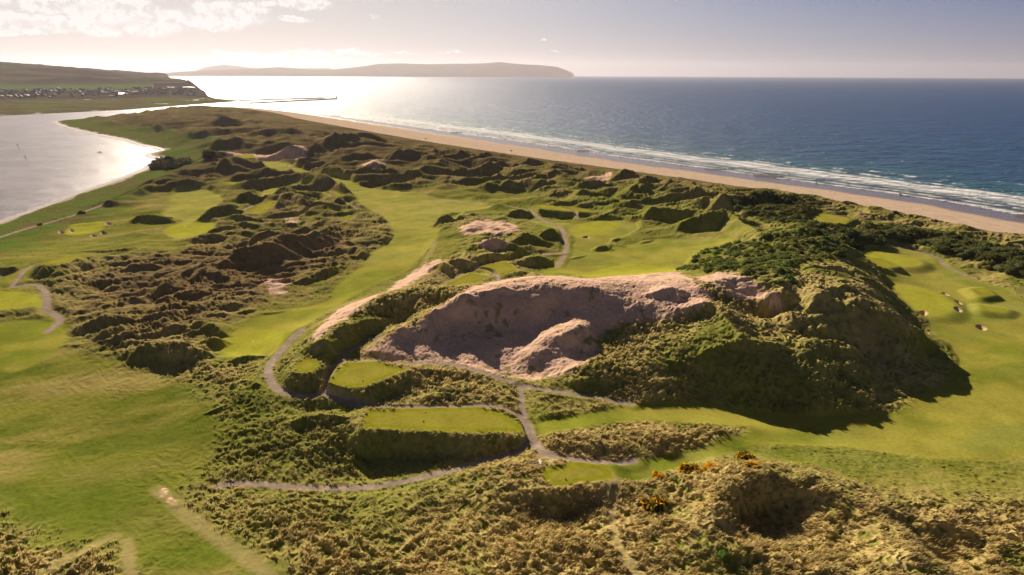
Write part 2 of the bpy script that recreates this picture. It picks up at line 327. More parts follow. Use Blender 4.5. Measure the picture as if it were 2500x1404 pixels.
MEAD = [(L('-200,860 120,850 330,905 480,960 520,1040 500,1120 420,1230 560,1330 700,1420 400,1420 300,1330 100,1280 -100,1200 -300,1150'), 1.0),
 (L('160,540 300,500 420,470 440,600 330,620 150,640 0,650 0,600'), 0.8), (L('880,640 980,600 1100,560 1130,600 1020,680 900,740 820,790 560,880 540,800 700,720'), 0.7),
 (L('1700,1110 1850,1085 2100,1085 2560,1110 2560,1235 2380,1215 2200,1195 2000,1150 1850,1130'), 0.85), (L('1280,530 1700,560 1800,585 1650,700 1320,700 1330,640'), 0.55), (L('2150,620 2560,700 2560,920 2300,900 2180,700'), 0.6),
 (L('900,460 1300,470 1290,515 1100,530 900,520'), 0.6), (L('1300,940 1500,985 1330,1030 1290,1000'), 0.35), (L('480,470 560,440 600,520 480,545'), .5), (L('-50,640 60,640 200,610 60,700 150,800 -50,850'), .6)]
GREEN = [(L('552,864 546,842 590,815 650,803 692,808 688,835 650,860 600,870'), None), (L('402,562 440,546 527,547 500,575 450,583 420,578'), None), (L('160,562 190,548 252,545 246,560 200,570 162,571'), None),
 (L('-60,715 0,712 60,713 100,725 106,738 60,751 0,756 -60,756'), 12.6), (L('1400,674 1480,654 1560,646 1640,656 1645,670 1560,684 1430,695'), None), (L('1398,560 1430,545 1480,540 1512,550 1482,568 1420,573'), 10.6),
 (L('2185,700 2285,716 2325,745 2300,768 2240,757'), 8.3), (L('2085,606 2150,615 2245,638 2205,650 2100,626'), 9.6)]
TEE = [(L('895,1003 1000,996 1165,992 1235,1012 1276,1040 1278,1056 1100,1053 887,1045'), 16.6), (L('808,925 845,888 900,883 985,898 1000,900 890,943 855,945 808,938'), 19.3), (L('722,905 728,888 750,876 775,882 778,895 755,908'), 19.8),
 (L('1310,1150 1400,1126 1485,1137 1500,1170 1420,1178 1347,1190'), 16.4), (L('600,520 637,498 672,490 665,506 638,522'), 10.5), (L('5,692 38,668 72,656 38,692'), 12.3), (L('95,647 130,631 203,621 200,633 130,645'), 12.5),
 (L('1308,500 1370,503 1430,511 1452,518 1390,516 1318,509'), 13.5), (L('1078,700 1150,666 1198,674 1128,706'), 17.2), (L('1168,650 1235,638 1264,661 1215,673'), 16.8), (L('1975,527 2008,521 2082,533 2062,546 1985,541'), 15.5),
 (L('2372,706 2400,702 2425,718 2395,724'), 9.0), (L('545,445 620,440 640,446 560,452'), 9.5), (L('780,470 812,466 842,478 805,482'), 10.5), (L('835,530 855,526 858,534 838,543'), 10.), (L('2395,745 2460,755 2450,762 2400,758'), 8.2), (L('2110,628 2150,630 2192,650 2150,652'), 11.5),
 (L('575,380 620,376 622,386 580,388'), 12)]
PATH = [(L('737,806 700,842 667,880 655,905 664,935 690,957 740,968 790,969 850,986 960,996 1100,994 1200,993 1250,1008 1280,1032 1300,1072 1327,1104 1380,1121 1480,1130 1545,1126'), 2.9, 'p'),
 (L('792,962 805,922 832,885 880,880 960,888 1060,885 1150,901 1250,932 1350,952 1450,969 1540,989'), 2.2, 'p'), (L('832,885 834,868 880,842 932,815'), 1.9, 'p'),
 (L('530,1186 600,1180 750,1191 900,1190 1050,1161 1180,1126 1258,1104 1290,1080'), 2.2, 'p'), (L('1273,948 1272,985 1280,1015'), 1.9, 'p'), (L('1290,512 1330,540 1368,556 1382,590 1378,622 1360,652'), 2.7, 'p'),
 (L('1080,700 1165,656 1250,636 1330,622 1375,619'), 1.9, 'p'), (L('1165,658 1208,676 1226,702'), 1.9, 'p'), (L('30,701 90,696 114,720 114,755 147,780 115,812'), 2.9, 'p'), (L('30,701 70,656 105,642'), 2.2, 'p'),
 (L('588,522 612,505 645,492'), 2.5, 'p'), (L('800,474 850,500 882,513 940,514'), 2.5, 'p'), (L('-40,592 60,560 190,523 330,470 390,447 416,428'), 3.1, 'p'), (L('1960,505 2080,512 2110,532'), 2.2, 'p'), (L('1975,540 2030,560 2170,598 2280,625 2312,652 2380,680'), 2.2, 'p'),
 (L('830,520 780,508 720,530 640,538'), 1.7, 'p'), (L('1000,500 1100,493 1200,498 1290,512'), 1.5, 'p'), (L('1340,505 1400,520 1410,535'), 1.7, 'p')]
TRAIL = [(L('1503,1180 1490,1240 1498,1310 1528,1362 1575,1420'), 2.6), (L('310,1322 314,1360 318,1430'), 2.4), (L('385,1195 440,1240 520,1310 600,1360 680,1430'), 3.2), (L('280,1310 180,1360 90,1410'), 2.5),
 (L('1640,1400 1700,1300 1760,1235'), 1.0), (L('1150,1404 1190,1320'), .8), (L('1065,590 1050,620 1035,645'), 3), (L('1170,410 1175,432'), 3), (L('1085,690 1040,660'), 1.5), (L('920,330 960,352'), 3), (L('840,865 770,862 762,885'), 1.2), (L('770,862 775,830'), 1.6)]
SAND = [(L('898,862 930,832 1000,800 1070,762 1130,726 1200,706 1330,693 1420,700 1500,688 1560,684 1640,678 1700,700 1742,730 1720,755 1650,778 1560,792 1500,798 1455,830 1462,870 1400,905 1310,930 1200,908 1100,884 960,880'), 1),
 (L('1690,692 1760,676 1850,700 1912,740 1920,768 1860,762 1780,722'), .75), (L('740,855 760,815 830,757 900,735 960,692 1035,668 1005,702 930,742 860,778 805,822 775,858'), .4), (L('1120,562 1180,543 1255,550 1272,572 1220,577 1135,578'), .7),
 (L('1150,600 1215,598 1260,612 1180,618'), .5), (L('955,695 1010,660 1075,630 1092,648 1040,680'), .5), (L('1428,437 1492,430 1480,443 1438,444'), 1), (L('700,538 728,538 722,552 706,552'), .9), (L('640,678 708,688 695,726 642,718'), .5), (L('880,418 950,412 930,430 890,430'), .45),
 (L('1800,1240 1870,1250 1850,1300 1790,1300'), .35), (L('560,385 700,375 760,380 700,392 570,395'), .35), (L('1315,672 1340,668 1345,680 1318,682'), .6), (L('1455,880 1500,870 1490,885'), .7), (L('1370,640 1400,640 1395,652 1365,655'), .6), (L('375,1200 420,1190 460,1240 440,1260'), .35)]
BUNK = [(2308,718,11,4), (2340,742,11,4.5), (2337,763,12,5), (2253,764,13,5.5), (2396,799,15,5.5), (150,567,10,4), (175,562,8,3), (266,548,12,3.5), (253,566,11,4), (229,572,12,4), (1430,608-28,9,3), (705,404,7,2.5)]
SHRUB = [L('2040,592 2060,565 2140,560 2200,570 2300,585 2400,605 2500,635 2600,670 2700,740 2560,700 2480,676 2400,652 2300,622 2200,592 2110,598'), L('1660,662 1700,625 1760,605 1850,590 1960,566 2030,590 2062,625 1980,640 1935,660 1930,690 1870,702 1790,675 1700,675'), L('1880,490 1960,488 2010,515 1965,530 1970,548 2100,566 2040,590 1960,562 1880,552 1845,535 1790,515'), L('395,392 470,398 540,392 530,408 440,410 385,408')]
# ------------------------------------------------------------------ plan outlines of the surveyed areas
def smoothpoly(g, n=4): return catmull(g, n, closed=True)
fair_w = [smoothpoly(onground(p)) for p in FAIR]
mead_w = [(smoothpoly(onground(p), 3), s_) for p, s_ in MEAD]
green_w = [(smoothpoly(onground(p) if z is None else atz(p, z)), z) for p, z in GREEN]
tee_w = [(smoothpoly(atz(p, z), 3) if i in (2,) else atz(p, z), z) for i, (p, z) in enumerate(TEE)]
sand_w = [(smoothpoly(onground(p), 4), s_) for p, s_ in SAND]
shrub_w = [smoothpoly(onground(p), 4) for p in SHRUB]
bunk_w = []
for (bx, by, brx, bry) in BUNK:
    t = np.linspace(0, 2*np.pi, 14, endpoint=False); tl = 0.25 if bx > 2000 else 0.0
    bunk_w.append(onground(np.stack([bx+brx*np.cos(t)+0*t, by+bry*np.sin(t)+tl*brx*np.cos(t)], 1)))
# ------------------------------------------------------------------ the ground as one fine grid, split afterwards by surface

Q = 1.25
A0, A1 = R(-60), R(60)
NA = int(1960*Q); D0, D1 = R(65), R(1.75)
NR = int(1080*Q)
azs = np.linspace(A0, A1, NA); dps = np.linspace(D0, D1, NR)
rs = 102/np.tan(dps)
AZ, RR = np.meshgrid(azs, rs)
X = (np.sin(AZ)*RR).ravel(); Y = (np.cos(AZ)*RR).ravel(); RF = RR.ravel()
# broad forms on a coarser grid
CA, CR = 520, 380
caz = np.linspace(A0, A1, CA); cdp = np.linspace(D0, D1, CR); crs = 102/np.tan(cdp)
CAZ, CRR = np.meshgrid(caz, crs); cx = (np.sin(CAZ)*CRR).ravel(); cy = (np.cos(CAZ)*CRR).ravel()
fi = (np.arange(NR)/(NR-1)*(CR-1)); fj = (np.arange(NA)/(NA-1)*(CA-1))
def upsample(c):
    c = c.reshape(CR, CA); i0 = np.minimum(fi.astype(int), CR-2); ti = (fi-i0)[:, None]
    c = c[i0]*(1-ti)+c[i0+1]*ti
    j0 = np.minimum(fj.astype(int), CA-2); tj = (fj-j0)[None]
    return (c[:, j0]*(1-tj)+c[:, j0+1]*tj).ravel()
cin = poly_sd(cx, cy, land_poly, 400.0)
csea, _ = line_d(cx, cy, SEA_LINE, 400.0); criv, _ = line_d(cx, cy, RIV_LINE, 400.0)
inside = np.where(cin < 0, 1.0, -1.0)
csea *= np.where((cin > 0) & (csea < criv), -1, 1); criv *= np.where((cin > 0) & (criv <= csea), -1, 1)
csea = np.where(cin > 0, -np.abs(csea), csea); criv = np.where(cin > 0, -np.abs(criv), criv)
d_sea = upsample(csea); d_riv = upsample(criv)
H_rbf = upsample(base_rbf(cx, cy)); del cin
# masks
wob = fbm(X, Y, 9.0, 3, 5)
wobs = wob*np.clip(RF/260, 0.6, 3.0)
one = np.ones_like(X)
def soft(sd, s0=0.5): 
    s_ = s0+RF*0.0022
    return 1-np.clip(sd/s_*0.5+0.5, 0, 1)
fsoft = np.zeros_like(X); fair = np.zeros_like(X); fid = np.zeros(len(X), int)
for i, p in enumerate(fair_w):
    sdf_ = poly_sd(X, Y, p, 60); fsoft = np.maximum(fsoft, 1-sstep(sdf_/np.clip(RF/350, .35, 2), -13, 4)); v = soft(sdf_+wobs*1.2, 0.9); fid = np.where(v > fair, i+1, fid); fair = np.maximum(fair, v)
mead = np.zeros_like(X)
for p, s_ in mead_w:
    mead = np.maximum(mead, s_*(1-sstep(poly_sd(X, Y, p, 90)+wob*4, -4, 12)))
green = np.zeros_like(X); gid = np.zeros(len(X), int)
for i, (p, z) in enumerate(green_w):
    v = soft(poly_sd(X, Y, p, 40), 0.3); gid = np.where(v > green, i+1, gid); green = np.maximum(green, v)
sand = np.zeros_like(X); sid = np.zeros(len(X), int)
sw2 = fbm(X, Y, 4.5, 4, 31, 0.65)
for i, (p, s_) in enumerate(sand_w):
    sd = poly_sd(X, Y, p, 60)
    v = sstep(-sd/2.5 + sw2*(1.2 if s_ == 1 else 2.6) + (s_-1)*2.0, -0.6, 0.6)*(sd < 6); sid = np.where(v > sand, i+1, sid); sand = np.maximum(sand, v)
shrub = np.zeros_like(X)
for p in shrub_w: shrub = np.maximum(shrub, 1-sstep(poly_sd(X, Y, p, 60)+wob*2, -2, 3))
H_rid = add_ridges(X, Y)
path_near = np.zeros_like(X)
for p_, w__, _ in PATH[:6]:
    d_, _z = line_d(X, Y, catmull(onground(p_), 4), 16); path_near = np.maximum(path_near, 1-sstep(d_, 3, 14))
for p_, z_ in tee_w: path_near = np.maximum(path_near, 1-sstep(poly_sd(X, Y, p_, 16), 2, 12))
d_real = d_sea; d_sea = np.where(d_sea > 0, d_sea/(1+0.38*sstep(RF, 600, 1000)*(1-sstep(RF, 1500, 1900))), d_sea)
# dune relief
def blob(px, py, r_, z=12):
    x, y = P(px, py, z); return np.exp(-((X-x)**2+(Y-y)**2)/(r_*r_))
wildn = (1-fair)*(1-mead*0.9)
wild = wildn*sstep(d_sea, 100, 150)*sstep(d_riv, 40, 90)
far = sstep(RF, 280, 650)
ct, st = math.cos(R(18)), math.sin(R(18))
u_, v_ = X*ct+Y*st, -X*st+Y*ct
n1a = 1-np.abs(fbm(u_*0.55, v_*1.2, 58, 3, 3, 0.45))*2.6; n1b = 1-np.abs(fbm(u_*0.5, v_*1.3, 105, 4, 4, 0.5))*2.6
n1 = n1a+(1.5*n1b-0.35-n1a*0.4)*sstep(RF, 450, 900)
n2 = fbm(u_*0.7, v_*1.2, 17, 4, 11, 0.55)
H = H_rbf + H_rid*(1-fsoft*0.95)
fr_ = 1-0.5*sstep(RF, 750, 1250)
H += wild*fr_*((1.4+8.8*far)*(n1-0.35) + (1.2+1.4*far)*n2 + (0.2+0.2*far)*(1-2.2*np.abs(fbm(u_*0.8, v_*1.3, 11, 3, 15)))*(1-sstep(RF, 900, 1400)))
H += wild*sstep(RF, 750, 1100)*4.5*(n1b-0.3)
H += (fair*1.0+mead*0.6)*fbm(X, Y, 30, 2, 77)*(0.5+0.5*far)
hum = 1-2.3*np.abs(fbm(u_*0.75, v_*1.35, 10.5, 3, 78)); hum2 = 1-2.3*np.abs(fbm(u_*0.8, v_*1.25, 23, 3, 79))
hm_ = np.clip(blob(2000, 740, 26, 27)+1.2*blob(450, 700, 50)+1.2*blob(680, 610, 70)+blob(350, 830, 26)+blob(1200, 600, 45)+0.8*blob(1000, 730, 20, 25)+0.7*blob(2000, 1290, 24)+.6*blob(1600, 480, 90)+.5*blob(300, 620, 60), 0, 1)
H += wildn*(1-path_near)*(1-sstep(RF, 480, 800))*((0.25+0.30*hm_)*(hum-0.4)+(0.7+1.9*hm_)*(hum2-0.4)*sstep(RF, 150, 230))
# shores
zb = np.interp(d_sea, [-400, -120, -15, 0, 30, 100, 112, 135], [-9, -5, -0.9, 0.0, 0.5, 2.6, 4.6, 7.0])
t = sstep(d_sea, 102, 150); H = np.where(d_sea < 102, zb, zb*(1-t)+H*t)
zr = np.interp(d_riv, [-300, -60, -8, 0, 8, 22, 60], [-5, -2, -0.3, 0, 0.7, 1.9, 3.0])
t = sstep(d_riv, 16, 75); H = np.where(d_riv < 16, np.minimum(zr, H), np.minimum(zr+(H-zr)*t, H+5))
beach = (1-sstep(d_sea+wob*5, 102, 110))*(d_sea > -60)
rsand = (1-sstep(d_riv+wob*3+fbm(X, Y, 40, 2, 8)*10, 13, 17))*(d_riv > -60)
cap_ = 5.5+0.055*np.clip(d_sea-105, 0, 400); cw_ = sstep(RF, 420, 700)*(1-sstep(d_sea, 150, 230)); H = np.where(H > cap_, H*(1-cw_)+(cap_+(H-cap_)*0.25)*cw_, H)
tin = np.zeros_like(X)
# flattened ground of tees, greens, paths, bunkers
tee = np.zeros_like(X); tid = np.zeros(len(X), int)
for i, (p, z) in enumerate(green_w):
    if z is None: continue
    sd = poly_sd(X, Y, p, 30); wt = 1-sstep(sd, 0.5, 9); H = H*(1-wt)+z*wt
def flat_path(pts, wid, H):
    g = catmull(pts, 6); zz = base_rbf(g[:, 0], g[:, 1]) + add_ridges(g[:, 0], g[:, 1])*0.5
    k = np.ones(9)/9; zz = np.convolve(np.pad(zz, 4, 'edge'), k, 'valid')
    d, zv = line_d(X, Y, g, 14, zz); wt = 1-sstep(d, wid*0.55, wid*0.55+3.2)
    return d, H*(1-wt)+zv*wt, g, zz
path = np.zeros_like(X); pid = np.zeros(len(X), int); trail = np.zeros_like(X)
path_lines = []
for i, (p, wid, _) in enumerate(PATH):
    d, H, g, zz = flat_path(onground(p), wid, H); path_lines.append((g, zz))
    s_ = 0.25+RF*0.0012
    v = 1-np.clip((d-wid/2)/s_*0.5+0.5, 0, 1); pid = np.where(v > path, i+1, pid); path = np.maximum(path, v)
for p, wid in TRAIL:
    g = catmull(onground(p), 5); d, _ = line_d(X, Y, g, 12); trail = np.maximum(trail, 1-sstep(d+wob*0.5, wid*0.25, wid*0.8))
for i, (p, z) in enumerate(tee_w):
    sd = poly_sd(X, Y, p, 30); wt = 1-sstep(sd, 0.3, 6.0); wt = wt*(1-path*0.85); H = H*(1-wt)+z*wt
    tin = np.maximum(tin, 1-sstep(sd, -2.2, -1.7)); v = soft(sd, 0.25); tid = np.where(v > tee, i+1, tid); tee = np.maximum(tee, v)
tee = tee*(1-path); bunk = np.zeros_like(X); bid = np.zeros(len(X), int)
for i, p in enumerate(bunk_w):
    sd = poly_sd(X, Y, p, 12); H = H - 1.7*(1-sstep(sd, -1.9, 0.1))
    v = 1-sstep(sd, -0.6, 0.3); bid = np.where(v > bunk, i+1, bid); bunk = np.maximum(bunk, v)
# vegetation relief: tussocks leaning down wind
mown = np.clip(fair+green+tee, 0, 1); hard = np.clip(path+beach+rsand+bunk, 0, 1)
rough = np.clip(1-mown-hard, 0, 1)*(1-mead*0.86)*(1-0.6*np.clip(fsoft-0.25, 0, 1))*(1-sand*0.8)*(1-trail*0.8)
ca, sa = math.cos(R(-38)), math.sin(R(-38))
wx = X+wob*1.5; wy = Y+sw2*1.5
tu, tv = (wx*ca+wy*sa), (-wx*sa+wy*ca)
f1 = 1-sstep(RF, 200, 420); f2 = 1-sstep(RF, 450, 900)
tA = 1-np.abs(perlin(tu/1.9, tv/1.25, 41))*2
tB = 1-np.abs(perlin(tu/4.0, tv/2.6, 42))*2
tC = perlin(tu/11, tv/6.5, 43)
tuft = 0.60*f1*(tA-0.4)+0.72*f2*(tB-0.4)+0.35*tC
big = 0.6+0.8*sstep(fbm(X, Y, 33, 2, 51), -0.3, 0.5)
H += rough*tuft*big*0.8*(1-0.6*path_near)
H += sand*(0.20*sw2*f2+0.10*f1*(tA-0.4))
H += shrub*(1.0)
H += mead*(1-mown-hard).clip(0, 1)*0.035*(tB-0.4)*f2
# ------------------------------------------------------------------ surface colours (dry, some shade and haze painted in)
def c3(*v): return np.array(v, np.float32)
def lerp(a, b, t): return a+(b-a)*t[:, None]
lg = fbm(X, Y, 60, 3, 61); md = fbm(X, Y, 14, 3, 62); sm = fbm(X, Y, 3.2, 3, 63)
STRAW = c3(0.52, 0.395, 0.165); GRN = c3(0.20, 0.215, 0.036); DKG = c3(0.09, 0.115, 0.018); BRN = c3(0.215, 0.15, 0.074)
C = np.tile(GRN, (len(X), 1))
straw_and_lit = sstep(0.80*tA*f1+0.55*tB*f2-0.2*(f1+f2)*0.5+0.75*md+0.5*lg+0.35*sm+0.15*(1-sstep(RF, 120, 200)), -0.2, 0.65)  # straw on tuft tops; hollows coloured darker to paint in tuft shadows
straw_and_lit = straw_and_lit*(1-0.8*sstep(fbm(X, Y, 22, 3, 64)+0.25*sm, 0.05, 0.35)*(1-0.6*hm_))
# lusher slopes, drier crests and foreground; front dune face's shade painted in green
def blob(px, py, r_, z=12):
    x, y = P(px, py, z); return np.exp(-((X-x)**2+(Y-y)**2)/(r_*r_))
lush_shade = 0.9*blob(1850, 930, 26, 14)+0.8*blob(2060, 900, 18, 14)+0.5*blob(700, 1260, 16)+0.9*blob(600, 1050, 35)+0.7*blob(1000, 1130, 30)+0.5*blob(1350, 960, 20)+0.2*blob(1550, 850, 25, 22)+0.5*blob(1850, 670, 40, 25)+0.5*blob(700, 900, 20)+0.7*blob(1600, 530, 90)+0.4*blob(1300, 480, 120)+0.6*blob(1000, 1210, 14)
dry = 0.9*blob(2050, 1320, 25)+0.8*blob(1100, 1350, 35)+0.8*blob(2000, 760, 35, 26)+0.5*blob(700, 1330, 20)+0.5*blob(600, 700, 80)+0.5*blob(1550, 1090, 20, 15)+0.4*blob(1700, 1350, 25)+0.4*blob(300, 1330, 20)
straw_and_lit = np.clip(straw_and_lit*(1-0.75*np.clip(lush_shade, 0, 1))+0.35*dry*(0.4+0.6*tB), 0, 1)
C = lerp(C, STRAW, straw_and_lit*0.85)
brown = np.clip(sstep(RF, 330, 760)*0.85+0.35*sstep(lg+md, 0.1, 0.8)+0.7*(blob(450, 690, 60)+blob(700, 610, 80)+0.5*blob(350, 830, 30)), 0, 0.92)*(1-0.7*np.clip(lush_shade, 0, 1))
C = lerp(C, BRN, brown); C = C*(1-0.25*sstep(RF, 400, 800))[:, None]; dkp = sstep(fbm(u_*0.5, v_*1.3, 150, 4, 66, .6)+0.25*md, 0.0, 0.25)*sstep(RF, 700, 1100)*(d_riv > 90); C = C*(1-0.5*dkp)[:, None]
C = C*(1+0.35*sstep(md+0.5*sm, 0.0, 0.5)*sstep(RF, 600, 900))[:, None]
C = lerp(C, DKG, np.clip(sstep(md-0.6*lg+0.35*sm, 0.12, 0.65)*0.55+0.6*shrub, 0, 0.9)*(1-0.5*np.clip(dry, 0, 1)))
MEADC = c3(0.215, 0.215, 0.034); MEAD2 = c3(0.36, 0.285, 0.095); MEAD3 = c3(0.115, 0.155, 0.014)
streak = 1.5*fbm(u_*0.45, v_*1.2, 24, 4, 71)
mc = lerp(np.tile(MEADC, (len(X), 1)), MEAD2, sstep(streak+0.15*sm, 0.0, 0.6)*0.8); mc = lerp(mc, MEAD3, np.clip(sstep(-streak+0.9*lg, -0.1, 0.35)*0.8+0.8*blob(60, 1250, 22)+0.6*blob(280, 1240, 16)+0.5*blob(450, 1330, 14), 0, 1))
C = lerp(C, mc, np.clip(mead, 0, 1)*0.92)
C = lerp(C, np.tile(c3(0.17, 0.205, 0.022), (len(X), 1))*(1+0.25*md[:, None]), np.clip(fsoft-fair, 0, 1)*(RF < 420)*0.55)
marsh = (1-sstep(d_riv, 60, 105))*(RF > 300); mc = lerp(np.tile(c3(0.09, 0.150, 0.022), (len(X), 1)), c3(0.15, 0.105, 0.05), sstep(streak+md*0.7, -0.05, 0.3)*0.85)
C = lerp(C, mc, marsh*0.85)
FW = c3(0.32, 0.295, 0.050); FW2 = c3(0.165, 0.215, 0.018); GR = c3(0.35, 0.345, 0.040); TE = c3(0.27, 0.265, 0.018)
fc = lerp(np.tile(FW, (len(X), 1)), FW2, sstep(streak*0.8+lg*0.8, -0.25, 0.35)*0.8)
stripe = np.sin(u_/3.1+wob*0.8)*0.045+np.sin(v_/5.3)*0.03; fc = fc*(1+stripe+0.10*md)[:, None]
fc = lerp(fc, np.tile(c3(0.40, 0.36, 0.10), (len(X), 1)), 0.45*sstep(RF, 250, 480)+0.35*sstep(streak+md*0.4, 0.15, 0.6)*(RF < 480))  # farther fairways paled in colour to imitate backlit haze, plus pale streaks
C = lerp(C, fc, fair); C = lerp(C, np.tile(GR, (len(X), 1))*(1+0.10*md[:, None]), green)
C = lerp(C, np.tile(TE, (len(X), 1))*(1+0.14*md[:, None]+0.1*sm[:, None]), tee)
for px_, py_, r_ in ((1640, 1060, 18), (1000, 630, 28)): pass
C = lerp(C, np.tile(c3(0.34, 0.30, 0.055), (len(X), 1))*(1+0.12*md[:, None]), tee*tin*0.6)
C = lerp(C, c3(0.42, 0.33, 0.15), trail*0.5*(1-mown))
SAN = c3(0.72, 0.48, 0.35); C = lerp(C, np.tile(SAN, (len(X), 1))*(1+0.20*sw2+0.10*sm)[:, None], sand*(1-mown)*(1-0.75*sstep(sm+md*0.6, 0.22, 0.5)))
gravel = lerp(np.tile(c3(0.34, 0.265, 0.215), (len(X), 1)), c3(0.44, 0.345, 0.26), sstep(sm, 0.0, 0.5)); C = lerp(C, gravel, path)
C = lerp(C, c3(0.50, 0.36, 0.24), bunk)
wet = 1-sstep(d_sea+fbm(X, Y, 60, 2, 9)*9, 28, 42)
bc = lerp(np.tile(c3(0.56, 0.42, 0.31), (len(X), 1))*(1+0.08*md[:, None]), c3(0.17, 0.135, 0.125), wet); C = lerp(C, bc, beach)
C = lerp(C, c3(0.46, 0.37, 0.31), rsand)
wetm = np.clip(beach*wet + rsand*(d_riv < 9), 0, 1)
C = np.clip(C, 0.004, 0.9)

# ------------------------------------------------------------------ materials
def mat(name):
    m_ = bpy.data.materials.new(name); m_.use_nodes = True; t_ = NT(m_.node_tree); t_.n.clear(); return m_, t_
mg, g = mat('dune_turf')
col = g.add('ShaderNodeAttribute', dict(attribute_name='Col'))
wt_ = g.add('ShaderNodeAttribute', dict(attribute_name='Wet'))
geo = g.add('ShaderNodeTexCoord').outputs['Object']
nz = g.noise(geo, 0.9, 5, 0.6); nz2 = g.noise(geo, 0.12, 4, 0.55)
fac = g.math('ADD', g.math('MULTIPLY', nz, 0.7), g.math('MULTIPLY', nz2, 0.55))
colv = g.vmath('SCALE', col.outputs['Color'], sc=g.math('ADD', 0.38, fac))
rough_ = g.math('SUBTRACT', 0.92, g.math('MULTIPLY', wt_.outputs['Fac'], 0.72))
bmp = g.add('ShaderNodeBump', Strength=0.35, Distance=0.35, Height=nz)
pb = g.add('ShaderNodeBsdfPrincipled', Base_Color=colv.outputs[0], Roughness=rough_, Normal=bmp)
g.l.new(g.math('MULTIPLY', wt_.outputs['Fac'], 0.5), pb.inputs['Specular IOR Level'])
g.add('ShaderNodeOutputMaterial', Surface=pb)

def tag(o, label=None, cat=None, group=None, kind=None):
    if label: o['label'] = label
    if cat: o['category'] = cat
    if group: o['group'] = group
    if kind: o['kind'] = kind
    return o
def grid_mesh(name, verts, faces, mtl, attrs, normals=None):
    """one mesh from a subset of quads of a big vertex list"""
    used, inv = np.unique(faces.ravel(), return_inverse=True)
    me = bpy.data.meshes.new(name); nv = len(used); nf = len(faces)
    me.vertices.add(nv); me.vertices.foreach_set('co', verts[used].astype(np.float32).ravel())
    me.loops.add(nf*4); me.loops.foreach_set('vertex_index', inv.astype(np.int32).ravel())
    me.polygons.add(nf); me.polygons.foreach_set('loop_start', np.arange(0, nf*4, 4, dtype=np.int32))
    me.polygons.foreach_set('use_smooth', np.ones(nf, bool))
    me.update(calc_edges=True)
    for k, a in attrs.items():
        if a.ndim == 2:
            at = me.attributes.new(k, 'FLOAT_COLOR', 'POINT'); at.data.foreach_set('color', np.concatenate([a[used], np.ones((nv, 1))], 1).astype(np.float32).ravel())
        else:
            at = me.attributes.new(k, 'FLOAT', 'POINT'); at.data.foreach_set('value', a[used].astype(np.float32))
    if normals is not None:
        at = me.attributes.new('custom_normal', 'FLOAT_VECTOR', 'POINT'); at.data.foreach_set('vector', normals[used].astype(np.float32).ravel())
    me.materials.append(mtl)
    o = bpy.data.objects.new(name, me); COL.objects.link(o); return o
V = np.stack([X, Y, H], 1)
G3 = V.reshape(NR, NA, 3)
du = np.gradient(G3, axis=1); dv = np.gradient(G3, axis=0)
NRM = np.cross(du, dv).reshape(-1, 3); NRM /= np.linalg.norm(NRM, axis=1, keepdims=True)+1e-12; NRM *= np.sign(NRM[:, 2:3])
ii, jj = np.meshgrid(np.arange(NR-1), np.arange(NA-1), indexing='ij')
a_ = (ii*NA+jj).ravel(); F = np.stack([a_, a_+1, a_+NA+1, a_+NA], 1)
keep = (np.max(H[F], 1) > -1.5); F = F[keep]
zone = np.zeros(len(X), int)
zone = np.where(fair > .5, 100+fid, zone); zone = np.where((sand > .5) & (mown < .5), 200+sid, zone)
zone = np.where(green > .5, 300+gid, zone); zone = np.where(tee > .5, 400+tid, zone)
zone = np.where(beach > .5, 700, zone); zone = np.where(rsand > .5, 701, zone); zone = np.where(path > .5, 500+pid, zone); zone = np.where(bunk > .5, 600+bid, zone)
fz = zone[F[:, 0]]
ZN = {0: ('ground', 'rough dune ground under tussocky marram grass'), 100: ('fairway', 'mown pale green fairway between the dunes'), 200: ('sand', 'bare pink sand worn through the dune grass'),
      300: ('green', 'smooth putting green'), 400: ('tee', 'flat raised tee of bright mown turf'), 500: ('path', 'gravel buggy path winding through the dunes'), 600: ('bunker', 'sunken sand bunker'), 700: ('beach', 'long sandy beach beside the surf'), 701: ('river_shore', 'sandy river shore')}
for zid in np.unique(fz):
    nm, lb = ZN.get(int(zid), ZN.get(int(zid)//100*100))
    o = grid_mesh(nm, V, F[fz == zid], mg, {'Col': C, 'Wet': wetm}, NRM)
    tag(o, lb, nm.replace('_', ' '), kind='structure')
def ground_z(x, y):
    """height of the finished ground at a plan point"""
    r_ = math.hypot(x, y); a = (math.atan2(x, y)-A0)/(A1-A0)*(NA-1); d = (math.atan(102/r_)-D0)/(D1-D0)*(NR-1)
    i = int(np.clip(d, 0, NR-2)); j = int(np.clip(a, 0, NA-2)); ti = d-i; tj = a-j; h = H.reshape(NR, NA)
    return float((h[i, j]*(1-tj)+h[i, j+1]*tj)*(1-ti)+(h[i+1, j]*(1-tj)+h[i+1, j+1]*tj)*ti)
def spot_at(px, py, z0=9.0):
    """where the sight line of a photo point meets the ground"""
    lo = 60.0; d = ray(px, py); hd = math.hypot(d[0], d[1])
    for r_ in np.geomspace(90, 3100, 1500):
        t = r_/hd; x, y, z = d[0]*t, d[1]*t, CAM_Z+d[2]*t
        if z <= ground_z(x, y): return x, y, ground_z(x, y)
    x, y = P(px, py, z0); return float(x), float(y), z0
